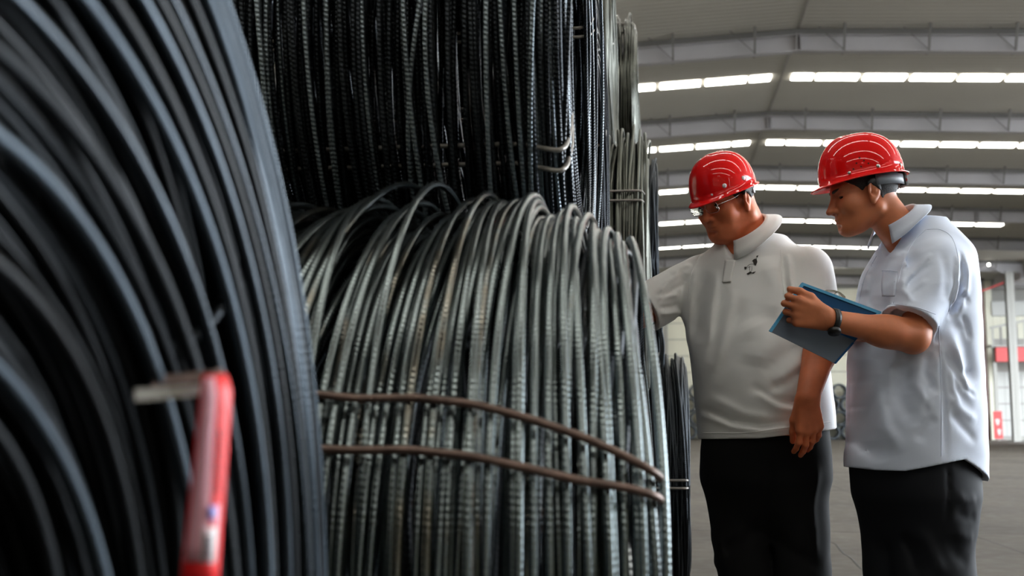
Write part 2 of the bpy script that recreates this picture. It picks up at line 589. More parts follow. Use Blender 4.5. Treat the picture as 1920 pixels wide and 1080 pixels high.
MB().box((EAVE + 0.25, 40.0, 0), (EAVE + 0.45, 59.0, 10.0)).build('wall_right_far_added', M['cream'], kind='structure', label='unseen cream sheeted side wall added further down the right to block light')  # unseen wall added to narrow the opening and dim the far wall

# side bay seen past the right-hand columns
side = MB().box((20.9, 75.2, 0), (45, 75.4, 8.7)).build('wall_right', M['girt'], kind='structure', label='white ribbed wall of the side bay behind the columns')
for r in range(4):
    for c in range(12):
        mb = MB().box((20.97 + c * 0.5 + 0.01, 75.12, 0.25 + r * 1.02), (21.47 + c * 0.5 - 0.01, 75.2, 0.25 + r * 1.02 + 0.92))
        mb.build('wall_sheet', M['white_sheet'], side)
for c in range(14):
    MB().box((20.95 + c * 0.5, 75.1, 6.3), (21.44 + c * 0.5, 75.2, 7.7)).build('wall_sheet', M['cream'], side)
MB().box((20.9, 75.0, 7.75), (45, 75.2, 8.65)).build('lintel_band', M['white_sheet'], side)
MB().box((20.90, 75.05, 0), (20.96, 75.2, 6.1)).build('corner_trim', M['cream'], side)
# hoisted red fascia beam and the gantry walkway over it
fas = empty('gantry', (22.15, 72.6, 0), 'gantry walkway with grey barred side over a red fascia beam', 'gantry')
g = MB().box((-1.9, -0.35, 4.72), (6, -0.05, 5.58)); g.build('red_fascia', M['red_steel'], fas)
g = MB().box((-2.2, -0.4, 5.62), (6, 0.5, 5.74)); g.build('deck', M['column'], fas)
for k in range(8):
    x = -2.1 + k * 0.46
    MB().box((x, -0.40, 5.72), (x + 0.10, -0.34, 6.75 + 0.10 * k)).build('bar', M['dark_steel'] if k % 2 else M['column'], fas)
MB().bar((-2.2, -0.4, 6.75), (1.6, -0.4, 7.55), 0.1, 0.14).build('rail', M['column'], fas)
MB().box((-2.0, 0.0, 0), (-1.8, 0.2, 5.62)).build('post', M['column'], fas)
MB().box((5.4, 0.0, 0), (5.6, 0.2, 5.62)).build('post', M['column'], fas)
# red pipe brace and roof of the side bay
sr = MB().box((EAVE + 0.4, 60, 10.2), (46, 76, 10.35)).build('ceiling_side_bay', M['roof'], kind='structure', label='grey roof of the side bay')
for k in range(3):
    MB().box((EAVE + 0.3, 66.0 + k * 3, 9.35), (46, 68.25 + k * 3, 10.2)).build('rafter', M['beam'], sr)
MB().bar((18.95, 70.9, 8.75), (20.8, 70.9, 9.46), 0.10, 0.10).build('brace_pipe', M['red_steel'], sr, label='thin red sloping brace pipe')
# knee braces with a lamp at the column head
kb = MB()
kb.bar((17.7, 67.2, 9.3), (18.65, 67.2, 9.95), 0.06, 0.06)
kb.bar((18.65, 67.2, 9.95), (19.5, 67.2, 9.4), 0.06, 0.06)
kb = kb.build('knee_brace', M['beam'], label='pale angled knee brace with a small lamp at the far right column head', category='brace')
lv, lf = [], []
for a_ in range(7):
    e_ = math.pi * a_ / 6
    for b_ in range(10):
        w_ = 2 * math.pi * b_ / 10
        lv.append((18.65 + 0.075 * math.sin(e_) * math.cos(w_), 67.1 + 0.075 * math.sin(e_) * math.sin(w_), 9.93 + 0.075 * math.cos(e_)))
lf = [(a_ * 10 + b_, (a_ + 1) * 10 + b_, (a_ + 1) * 10 + (b_ + 1) % 10, a_ * 10 + (b_ + 1) % 10) for a_ in range(6) for b_ in range(10)]
new_obj('lamp_globe', mesh_np('lamp_globe', lv, lf), kb, M['skylight'])
# red notice board at the foot of the brown column
nb = empty('notice_board', (20.16, 72.3, 0), 'small red notice board with white patches by the brown column', 'sign')
MB().box((-0.25, -0.03, 0.12), (0.25, 0.03, 1.75)).build('board', M['red_steel'], nb)
for (z0, x0, w) in ((1.15, -0.12, 0.26), (0.55, -0.05, 0.22)):
    mb = MB()
    n = 10
    mb.poly([(x0 + 0.1 + w / 2 * math.cos(t), -0.034, z0 + 0.2 * math.sin(t) + 0.06 * math.cos(2 * t)) for t in np.linspace(0, 2 * math.pi, n, endpoint=False)])
    mb.build('white_patch', M['white_sheet'], nb)
for x in (-0.22, 0.18):
    MB().box((x, -0.02, 0), (x + 0.04, 0.02, 0.14)).build('foot', M['dark_steel'], nb)

# ---------------------------------------------------------------- stacked coils along the far wall
def ring_mesh(R, ri, L, seg=36):
    prof = []
    for k in range(6):
        t = k / 5
        prof.append((R - 0.02 + 0.02 * math.sin(k * 2.1), -L / 2 + L * t))
    prof = [(ri + 0.02, -L / 2 + 0.05), (ri + (R - ri) * 0.3, -L / 2), (ri + (R - ri) * 0.5, -L / 2 + 0.02), (ri + (R - ri) * 0.75, -L / 2 + 0.0), (R - 0.015, -L / 2 + 0.05)] + prof[1:5] + \
           [(R - 0.015, L / 2 - 0.05), (ri + (R - ri) * 0.5, L / 2), (ri + 0.02, L / 2 - 0.05), (ri, 0)]
    m = len(prof)
    V, F = [], []
    for i in range(seg):
        t = 2 * math.pi * i / seg
        for (r, yy) in prof:
            r2 = r * (1 + 0.012 * math.sin(5 * t + yy * 9))
            V.append((r2 * math.cos(t), yy, r2 * math.sin(t)))
    for i in range(seg):
        for j in range(m):
            F.append((i * m + j, ((i + 1) % seg) * m + j, ((i + 1) % seg) * m + (j + 1) % m, i * m + (j + 1) % m))
    return mesh_np('steel_coil', V, F)


fr = ring_mesh(0.485, 0.325, 0.9)
fr.materials.append(M['far_coil'])
ORD = ['first', 'second', 'third', 'fourth', 'fifth', 'sixth', 'seventh', 'eighth', 'ninth', 'tenth', 'eleventh', 'twelfth', 'thirteenth', 'fourteenth', 'fifteenth']
ROWN = ['bottom row', 'second row up', 'third row up', 'top row']
for r in range(4):
    for c in range(14 - (r % 2)):
        o = new_obj('steel_coil', fr)
        o.location = (0.95 + c * 0.985 + (r % 2) * 0.49, 74.6 + rnd.uniform(-0.08, 0.08), 0.49 + r * 0.85)
        o.rotation_euler = (0, rnd.uniform(0, 6), 0)
        o['label'] = 'distant dark coil end in the far wall stack, %s, %s from its left' % (ROWN[r], ORD[c])
        o['category'] = 'wire coil'
        o['group'] = 'coils stacked at the far wall'

# ================================================================== REBAR COILS
def ring(x, r, n, rng, tilt=0.02, wob=0.008, rad=0.006, lean=None, extra=None):
    """One turn of wire round the X axis. b is measured from the side nearest the camera upwards."""
    b = np.linspace(0, 2 * np.pi, n, endpoint=False)
    X = x + tilt * rng.gauss(0, 1) * np.sin(b + rng.uniform(0, 6.3)) + wob * rng.gauss(0, 1) * np.sin(2 * b + rng.uniform(0, 6.3)) + 0.5 * wob * rng.gauss(0, 1) * np.sin(3 * b + rng.uniform(0, 6.3))
    R = r + rad * rng.gauss(0, 1) * np.cos(b + rng.uniform(0, 6.3)) + rad * 0.8 * rng.gauss(0, 1) * np.cos(2 * b + rng.uniform(0, 6.3)) + 0.4 * rad * rng.gauss(0, 1) * np.cos(3 * b + rng.uniform(0, 6.3))
    if extra is not None:
        X, R = extra(b, X, R)
    return np.stack([X, -R * np.cos(b), R * np.sin(b)], 1)


def tie_path(pairs, xin, rin, Rback):
    """Tie wire: runs along the outside (pairs of x, radius, angle b), over the end face and back through the bore."""
    pts = [np.array([x, -r * math.cos(b), r * math.sin(b)]) for (x, r, b) in pairs]
    b1 = pairs[-1][2]
    b0 = pairs[0][2]
    x1, r1 = pairs[-1][0], pairs[-1][1]
    x0, r0 = pairs[0][0], pairs[0][1]
    for (x, r, b) in ((x1 + 0.010, r1 - 0.03, b1), (x1 + 0.012, (r1 + rin) / 2, b1), (x1 + 0.006, rin + 0.02, b1), (x1 - 0.02, rin - 0.012, b1),
                      (x0 + 0.03, rin - 0.012, b0), (x0 - 0.008, rin + 0.02, b0), (x0 - 0.012, (r0 + rin) / 2, b0), (x0 - 0.010, r0 - 0.03, b0)):
        pts.append(np.array([x, -r * math.cos(b), r * math.sin(b)]))
    P = np.array(pts)
    P = np.concatenate([P, P[:1]])
    seg = np.concatenate([[0], np.cumsum(np.linalg.norm(np.diff(P, axis=0), axis=1))])
    t = np.linspace(0, seg[-1], 320, endpoint=False)
    Q = np.stack([np.interp(t, seg, P[:, k]) for k in range(3)], 1)
    for _ in range(3):
        Q = (np.roll(Q, 1, 0) + Q + np.roll(Q, -1, 0)) / 3
    return Q


def coil_root(Xc, cy, cz, R, label, group='rebar coils stacked along the left of the aisle'):
    return empty('rebar_coil', (Xc, cy, cz - R), label, 'wire coil', group)


def add_loop(root, cz_local, path, wr, sides, mat, name='wire_loop', **kw):
    v, f, uv = tube(path + np.array([0, 0, cz_local]), wr, sides, closed=True)
    return new_obj(name, mesh_np(name, v, f, uv=uv), root, mat, **kw)


def add_bundle(root, cz_local, paths, wr, sides, mat, name, **kw):
    parts = [tube(p + np.array([0, 0, cz_local]), wr, sides, closed=True) for p in paths]
    v, f, u = join(parts)
    return new_obj(name, mesh_np(name, v, f, uv=u), root, mat, kind='stuff', **kw)


# ---- the near coil at knee to chest height, whose curved side faces the camera
def coil_middle():
    rng = random.Random(11)
    X_end, L, R, ri, cy, cz = -0.003, 1.0, 0.655, 0.40, 2.0, 0.655
    root = coil_root(X_end - L / 2, cy, cz, R, 'grey ribbed wire coil with rust-brown double tie, low and near beside the aisle')
    ox = L / 2       # local x = X - X_end + L/2

    def rprof(X):
        return float(np.interp(X, [-1.0, -0.66, -0.5, -0.40, -0.33, -0.30, -0.25, -0.18, -0.10, -0.05, 0.0], [0.61, 0.638, 0.635, 0.62, 0.602, 0.638, 0.654, 0.645, 0.625, 0.602, 0.577]))

    def make(x, r, amp, up):
        def extra(b, X, R_):
            # tops slump towards the loose left bunch; wires pinch a little under the tie
            top = np.clip(np.sin(b), 0, 1) ** 2
            R_ = R_ + up * top
            X = X + amp * top - 0.046 * top * np.clip(1 + x / 0.22, 0, 1)
            return X, R_
        return ring(x, r, 110, rng, 0.010, 0.005, 0.004, extra=extra)

    n = 0
    # outer skin, then two looser layers inside it
    for layer, (drop, pitch, jit) in enumerate(((0.0, 0.0172, 0.007), (0.014, 0.0175, 0.011), (0.032, 0.0185, 0.014))):
        x = -0.97 + 0.006 * layer
        while x < -0.004:
            r = rprof(x) - drop + rng.uniform(-jit, jit * 0.6)
            loose = x < -0.33
            up = (rng.gauss(0, 0.018) if loose else rng.gauss(0, 0.010))
            if loose and rng.random() < 0.15:
                up += 0.03
            amp = rng.gauss(0.012, 0.022) if loose else rng.gauss(0, 0.006)
            p = make(x, r, amp, up)
            p[:, 0] += ox
            add_loop(root, R, p, 0.0061, 8, M['wire_mid'])
            n += 1
            x += pitch * rng.uniform(0.75, 1.35)
    # one high stray hoop springing out of the loose bunch
    def stray(b, X, R_):
        w = np.exp(-((b - 1.75) / 0.45) ** 2)
        return X + 0.05 * np.exp(-((b - 1.9) / 0.8) ** 2), R_ + 0.055 * w
    p = ring(-0.475, 0.648, 130, rng, 0.004, 0.002, 0.002, extra=stray)
    p[:, 0] += ox
    add_loop(root, R, p, 0.0060, 8, M['wire_mid'])
    # inner turns
    paths = []
    for k in range(170):
        p = ring(rng.uniform(-0.96, -0.02), 0, 44, rng, 0.02, 0.01, 0.004)
        x = rng.uniform(-0.96, -0.03)
        p = ring(x, rng.uniform(ri, min(0.60, rprof(x) - 0.04)), 44, rng, 0.015, 0.01, 0.005)
        p[:, 0] += ox
        paths.append(p)
    add_bundle(root, R, paths, 0.0058, 5, M['wire'], 'inner_wires')
    # the two tie wires
    D = math.radians
    pxs = [(-0.98, 28.4), (-0.6, 28.4), (-0.46, 28.4), (-0.38, 28.2), (-0.30, 27.2), (-0.22, 25.8), (-0.155, 24.6), (-0.09, 23.2), (-0.04, 21.8), (-0.004, 20.3)]
    for k, dd in enumerate((0.0, -7.4)):
        prs = []
        for X, deg in pxs:
            f = np.interp(X, [-0.6, -0.1, 0.0], [1.0, 0.72, 0.36])
            prs.append((X + ox, max(rprof(X) + 0.017, 0.60), D(deg + dd * f)))
        v, f, u = tube(tie_path(prs, 0, ri, 0) + np.array([0, 0, R]), 0.0054, 8, closed=True)
        new_obj('tie_wire', mesh_np('tie_wire', v, f, uv=u), root, M['tie'], label='rust-brown tie wire')
    return root


# ---- the coil resting above it, dark side towards the camera
def coil_upper():
    rng = random.Random(23)
    X_end, L, R, ri, cy, cz = -0.165, 1.15, 0.66, 0.40, 2.68, 1.80
    root = coil_root(X_end - L / 2, cy, cz, R, 'dark ribbed wire coil lying on top of the near grey coil')
    ox = L / 2
    for layer, (drop, pitch) in enumerate(((0.0, 0.0185), (0.013, 0.0165), (0.028, 0.0165))):
        x = -1.12
        while x < -0.006:
            r = R - drop + rng.uniform(-0.010, 0.004) - (0.02 if x > -0.03 else 0)
            a = rng.gauss(0, 0.010)
            c = rng.uniform(-0.4, 0.4)

            def extra(b, X, R_, a=a, c=c):
                return X + a * np.sin((b - c)) + 0.012 * np.sin(b) , R_
            p = ring(x, r, 100, rng, 0.012, 0.007, 0.004, extra=extra)
            p[:, 0] += ox
            add_loop(root, R, p, 0.0050, 8, M['wire_lit'] if rng.random() < ((0.6 if x > -0.16 else 0.20) if layer == 0 else 0.06) else M['wire'])  # lighter wires crowd the right end, painting in the side light
            x += pitch * rng.uniform(0.7, 1.4)
    # a wandering wire over the near side
    for (x, a1, a2) in ((-0.27, 0.045, 0.02), (-0.225, 0.035, -0.016), (-0.60, -0.03, 0.012)):
        def extra(b, X, R_, a1=a1, a2=a2):
            bb = (b + np.pi) % (2 * np.pi) - np.pi
            return X + a1 * np.sin(bb * 2.2) * np.exp(-(bb / 1.2) ** 2) + a2 * np.cos(bb * 3) * np.exp(-(bb / 1.2) ** 2), R_ + 0.008
        p = ring(x, R, 120, rng, 0.003, 0.002, 0.002, extra=extra)
        p[:, 0] += ox
        add_loop(root, R, p, 0.0052, 8, M['wire_lit'])
    # turns showing on the aisle end face
    for k in range(46):
        r = ri + (R - 0.02 - ri) * (k + rng.random()) / 46
        p = ring(-0.004 - 0.022 * rng.random(), r, 90, rng, 0.006, 0.003, 0.010)
        p[:, 0] += ox
        add_loop(root, R, p, 0.0050, 7, M['wire_lit'] if rng.random() < 0.45 else M['wire'])
    paths = []
    for k in range(270):
        x = rng.uniform(-1.12, -0.04)
        p = ring(x, rng.uniform(ri, R - 0.045), 44, rng, 0.015, 0.01, 0.005)
        p[:, 0] += ox
        paths.append(p)
    add_bundle(root, R, paths, 0.0055, 5, M['wire'], 'inner_wires')
    for dd in (0.0, 3.6):
        for base in (-36.5, 150):
            b = math.radians(base + dd)
            prs = [(x + ox, R + 0.014, b) for x in (-1.12, -0.8, -0.4, -0.1, -0.015)]
            if base < 0:
                # the near tie only bites round the end face
                prs = [(x + ox, R + 0.014 - (0.05 if x < -0.05 else 0), b) for x in (-1.12, -0.8, -0.4, -0.1, -0.012)]
            v, f, u = tube(tie_path(prs, 0, ri, 0) + np.array([0, 0, R]), 0.0050, 8, closed=True)
            new_obj('tie_wire', mesh_np('tie_wire', v, f, uv=u), root, M['tie_grey'], label='pale grey tie wire')
    return root


# ---- the nearest coil, out of focus, end face seen at a grazing angle
def coil_left():
    rng = random.Random(37)
    X_end, L, R, ri, cy, cz = -0.358, 0.9, 0.695, 0.24, 0.50, 0.695
    root = coil_root(X_end - L / 2, cy, cz, R, 'black wire coil nearest the camera, a red tag hanging in its open end')
    ox = L / 2
    for k in range(112):
        t = ((k + rng.random()) / 112) ** 0.8
        r = ri + (R - 0.004 - ri) * t
        out = 0.018 * rng.random() + 0.05 * (1 - t)
        p = ring(-0.004 - out, r, 130, rng, 0.010, 0.004, 0.011)
        p[:, 0] += ox
        add_loop(root, R, p, 0.0056, 8, M['wire_black'])
    # bunches that stand a little proud, some in a lighter colour painting highlights
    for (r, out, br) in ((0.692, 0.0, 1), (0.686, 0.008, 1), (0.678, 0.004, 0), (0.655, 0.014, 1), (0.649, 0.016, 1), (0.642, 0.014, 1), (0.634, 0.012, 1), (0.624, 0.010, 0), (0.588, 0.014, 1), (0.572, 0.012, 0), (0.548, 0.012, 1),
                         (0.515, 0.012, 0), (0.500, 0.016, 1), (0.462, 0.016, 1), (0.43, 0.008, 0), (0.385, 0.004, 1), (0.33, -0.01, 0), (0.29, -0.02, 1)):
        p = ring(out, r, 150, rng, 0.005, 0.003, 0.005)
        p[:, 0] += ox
        add_loop(root, R, p, 0.0060, 8, M['wire_highlight'] if br else M['wire_black'])
    x = -0.88
    while x < -0.03:
        p = ring(x, R + rng.uniform(-0.02, 0.004), 100, rng, 0.012, 0.006, 0.004)
        p[:, 0] += ox
        add_loop(root, R, p, 0.0056, 7, M['wire_black'])
        x += 0.0165 * rng.uniform(0.7, 1.4)
    paths = []
    for k in range(190):
        xx = rng.uniform(-0.88, -0.035)
        p = ring(xx, rng.uniform(ri + 0.005, R - 0.03), 48, rng, 0.01, 0.006, 0.004)
        p[:, 0] += ox
        paths.append(p)
    add_bundle(root, R, paths, 0.0058, 5, M['wire_black'], 'inner_wires')
    # flat strap round the bundle; its pale inner run shows in the bore
    b = math.pi - math.radians(37.5)
    prs = [(x + ox, R + 0.012, b) for x in (-0.88, -0.6, -0.3, -0.1, -0.015)]
    P = tie_path(prs, 0, 0.47, 0) + np.array([0, 0, R])
    v, f, u = tube(P, 0.0050, 8, closed=True)
    new_obj('tie_wire', mesh_np('tie_wire', v, f, uv=u), root, M['wire'])
    def wl(a, c, d):
        q = J(a, c, d)
        return np.array((q[0] * ca - q[1] * sa - root.location.x, q[0] * sa + q[1] * ca - root.location.y, q[2] - root.location.z))
    for (p, q, mat, lab) in (((420, 728, 0.80), (252, 741, 0.76), M['strap_pale'], 'pale flat strap'), ((400, 704, 0.85), (285, 716, 0.82), M['tie'], 'rusty flat strap')):
        MB().bar(wl(*p), wl(*q), 0.003, 0.008).build('strap', mat, root, label=lab)
    return root


def coil_plain(X_end, L, R, ri, cy, cz, seed, label, ties, mat, n=150, wr=0.0052, seg=72, tilt=0.014, slump=0.0, topj=0.02):
    """A coil further down the row: its turns are too thin in the picture to pick apart."""
    rng = random.Random(seed)
    root = coil_root(X_end - L / 2, cy, cz, R, label)
    ox = L / 2
    paths, inner = [], []
    for k in range(n):
        x = -L + 0.01 + (L - 0.015) * rng.random() ** 0.75
        up = rng.gauss(0, topj)
        amp = rng.gauss(0, 0.012)

        def extra(b, X, R_, up=up, amp=amp):
            top = np.clip(np.sin(b), 0, 1) ** 2
            return X + amp * top - slump * top * np.clip(np.sin(b), 0, 1), R_ + up * top
        p = ring(x, R - abs(rng.gauss(0, 0.016)), seg, rng, tilt, 0.007, 0.006, extra=extra)
        p[:, 0] += ox
        paths.append(p)
    for k in range(70):
        r = ri + (R - 0.015 - ri) * (k + rng.random()) / 70
        p = ring(-0.003 - 0.02 * rng.random(), r, seg, rng, 0.008, 0.004, 0.010)
        p[:, 0] += ox
        paths.append(p)
    add_bundle(root, R, paths, wr, 6, mat, 'wire_turns')
    for k in range(70):
        p = ring(rng.uniform(-L + 0.05, -0.03), rng.uniform(ri, R - 0.05), 36, rng, 0.012, 0.008, 0.005)
        p[:, 0] += ox
        inner.append(p)
    add_bundle(root, R, inner, wr * 1.5, 5, M['wire'], 'inner_wires')
    for deg in ties:
        b = math.radians(deg)
        prs = [(x + ox, R + 0.014, b) for x in (-L + 0.01, -0.7 * L, -0.4 * L, -0.12, -0.012)]
        v, f, u = tube(tie_path(prs, 0, ri, 0) + np.array([0, 0, R]), 0.0056, 8, closed=True)
        new_obj('tie_wire', mesh_np('tie_wire', v, f, uv=u), root, M['tie_grey'], label='pale tie wire')
    return root


c_left = coil_left()
c_mid = coil_middle()
c_up = coil_upper()
# ground tier behind the near grey coil
coil_plain(-0.06, 1.0, 0.66, 0.40, 3.36, 0.66, 41, 'shadowed wire coil on the floor just behind the near grey coil', (20, 24), M['wire'], n=110)
coil_plain(-0.10, 1.0, 0.66, 0.40, 4.68, 0.66, 42, 'shadowed wire coil on the floor in the ground row behind the reaching hand', (20, 24), M['wire'], n=110)
c_low = coil_plain(0.135, 1.0, 0.64, 0.38, 6.1, 0.64, 43, 'dark double-tied wire coil standing on the floor left of the man in white polo', (-1, 2.2), M['wire'], n=150, wr=0.0066, topj=0.014, slump=0.02)
# second tier
coil_plain(-0.195, 1.1, 0.66, 0.40, 4.02, 1.80, 44, 'dark wire coil just right of the big upper coil, hanging strands at its end', (38, 150), M['wire'], n=150)
coil_plain(-0.045, 1.1, 0.60, 0.36, 5.40, 1.66, 45, 'olive-grey wire coil with double tie behind the reaching arm of the man in white polo', (20, 24.5), M['wire_far'], n=190, wr=0.0064, topj=0.03)
coil_plain(0.0, 1.1, 0.66, 0.40, 6.74, 1.80, 46, 'dark wire coil behind the olive-grey double-tied coil, second tier', (-10, 150), M['wire'], n=130, wr=0.006)
# third tier
coil_plain(-0.22, 1.0, 0.60, 0.36, 6.05, 2.90, 47, 'olive wire coil with frayed top in the third tier, behind the upper coil', (60, 150), M['wire_far'], n=150, wr=0.006, topj=0.05)
coil_plain(-0.115, 1.0, 0.66, 0.40, 7.5, 2.90, 48, 'olive-grey wire coil topmost in the stack, tied near its tip', (62, 150), M['wire_far'], n=170, wr=0.0064, topj=0.03)

# loose wire ends springing up from the low coil
lw = []
for (pts) in ([(1232, 690), (1240, 655), (1236, 620), (1228, 585)], [(1243, 690), (1244, 645), (1238, 615), (1226, 590)], [(1241, 690), (1240, 600), (1240, 560)]):
    P = []
    for (a, c) in pts:
        q = J(a, c, 5.75)
        P.append((q[0] * ca - q[1] * sa, q[0] * sa + q[1] * ca, q[2]))
    P = np.array(P) - np.array(c_low.location)
    v, f, u = tube(smooth_path(P, 24), 0.007, 6)
    new_obj('loose_wire', mesh_np('loose_wire', v, f, uv=u), c_low, M['wire'])

# ---- the red tag on the nearest coil
def red_tag():
    D = 0.78
    pts = {k: J(a, c, D) for k, (a, c) in {'tl': (380, 702), 'tr': (432, 716), 'bl': (340, 1082), 'br': (412, 1082)}.items()}

    def wpt(a, c, d=D):
        q = J(a, c, d)
        return np.array((q[0] * ca - q[1] * sa, q[0] * sa + q[1] * ca, q[2]))
    top = wpt(405, 700)
    root = empty('hanging_tag', tuple(top), 'red plastic tag with pale painted sheen and barcode hanging from the nearest coil', 'tag')
    nrm = np.array((sa, -ca, 0.0))      # towards the camera

    def strip(name, cols, mat, off, rows=None, th=0.0012):
        """cols: [(left px(y), right px(y))] boundaries given as functions of the pixel row; folded along the middle."""
        V, F = [], []
        for y in rows:
            for (fx, dd) in cols:
                V.append(wpt(fx(y), y, D + dd) + nrm * off - top)
        n = len(cols)
        for i in range(len(rows) - 1):
            for j in range(n - 1):
                F.append((i * n + j, i * n + j + 1, (i + 1) * n + j + 1, (i + 1) * n + j))
        me = mesh_np(name, V, F)
        o = new_obj(name, me, root, mat)
        s = o.modifiers.new('thickness', 'SOLIDIFY'); s.thickness = th; s.offset = 0
        return o
    L = lambda y: np.interp(y, [700, 735, 1050, 1100], [379, 375, 342, 338])
    Mx = lambda y: np.interp(y, [700, 735, 1050, 1100], [404, 408, 392, 389])
    Rr = lambda y: np.interp(y, [700, 735, 1050, 1100], [424, 434, 411, 408])
    ys = list(np.linspace(702, 1096, 14))
    strip('tag_body', [(L, -0.004), (Mx, 0.0), (Rr, 0.009)], M['tag_red'], 0.0, ys, 0.0016)
    strip('pale_sheen_panel', [(lambda y: L(y) + 7, -0.0032), (lambda y: Mx(y) - 1, -0.0002)], M['tag_pink'], 0.0020, list(np.linspace(708, 1052, 12)), 0.0008)  # pink panel stands for the sheen on the left half
    # print on the right-hand face: a blue mark, a barcode label, a column of dark characters
    fr_ = lambda t: (lambda y: Mx(y) + (Rr(y) - Mx(y)) * t)
    dz = lambda t: 0.009 * t
    strip('pale_sheen_panel', [(lambda y: Mx(y) - 14, -0.001), (fr_(0.75), dz(0.75))], M['tag_pink'], 0.0026, [945, 985, 1052], 0.0006)
    strip('blue_mark', [(fr_(-0.1), 0.0), (fr_(0.5), dz(0.5))], M['tag_blue'], 0.0036, [948, 972], 0.0006)
    strip('barcode_label', [(lambda y: Mx(y) - 12, -0.001), (fr_(0.72), dz(0.72))], M['tag_white'], 0.0036, [988, 1020, 1054], 0.0006)
    for k, y in enumerate(np.linspace(1002, 1046, 12)):
        strip('barcode_bar', [(lambda yy: Mx(yy) - 8, -0.0006), (fr_(0.35), dz(0.35))], M['tag_ink'], 0.0044, [y, y + (2.4 if k % 3 else 3.2)], 0.0004)
    for k in range(6):
        y = 808 + k * 20
        for (a, c, dy, h) in ((0.3, 0.62, 0, 3.5), (0.36, 0.46, 2, 11), (0.3, 0.66, 8, 2.5), (0.54, 0.62, 6, 8)):
            strip('printed_character', [(fr_(a), dz(a)), (fr_(c), dz(c))], M['tag_dark'], 0.0022, [y + dy, y + dy + h], 0.0004)
    # wire hook that ties it to the strap
    p0, p1, p2 = wpt(398, 706), wpt(412, 694, 0.83), wpt(428, 712, 0.88)
    v, f, u = tube(smooth_path(np.array([p0, p1, p2]) - top, 16), 0.0016, 6)
    new_obj('hook_wire', mesh_np('hook_wire', v, f, uv=u), root, M['tie'])


red_tag()

# ================================================================== PEOPLE: implicit surfaces turned into meshes
f32 = np.float32


def rc(P, a, b, ra, rb):
    a = np.asarray(a, f32); b = np.asarray(b, f32)
    ab = b - a
    h = np.clip(((P - a) @ ab) / (ab @ ab + 1e-12), 0, 1)
    return np.linalg.norm(P - a - h[:, None] * ab, axis=1) - (ra + (rb - ra) * h)


def ell(P, c, r, R=None):
    q = P - np.asarray(c, f32)
    if R is not None:
        q = q @ np.asarray(R, f32)
    r = np.asarray(r, f32)
    k0 = np.linalg.norm(q / r, axis=1)
    k1 = np.linalg.norm(q / (r * r), axis=1) + 1e-9
    return k0 * (k0 - 1) / k1


def smin(a, b, k):
    h = np.clip(0.5 + 0.5 * (b - a) / k, 0, 1)
    return b + (a - b) * h - k * h * (1 - h)


def smax(a, b, k):
    return -smin(-a, -b, k)


def rotz(t):
    return np.array([[math.cos(t), -math.sin(t), 0], [math.sin(t), math.cos(t), 0], [0, 0, 1]])


def roty(t):
    return np.array([[math.cos(t), 0, math.sin(t)], [0, 1, 0], [-math.sin(t), 0, math.cos(t)]])


def rotx(t):
    return np.array([[1, 0, 0], [0, math.cos(t), -math.sin(t)], [0, math.sin(t), math.cos(t)]])


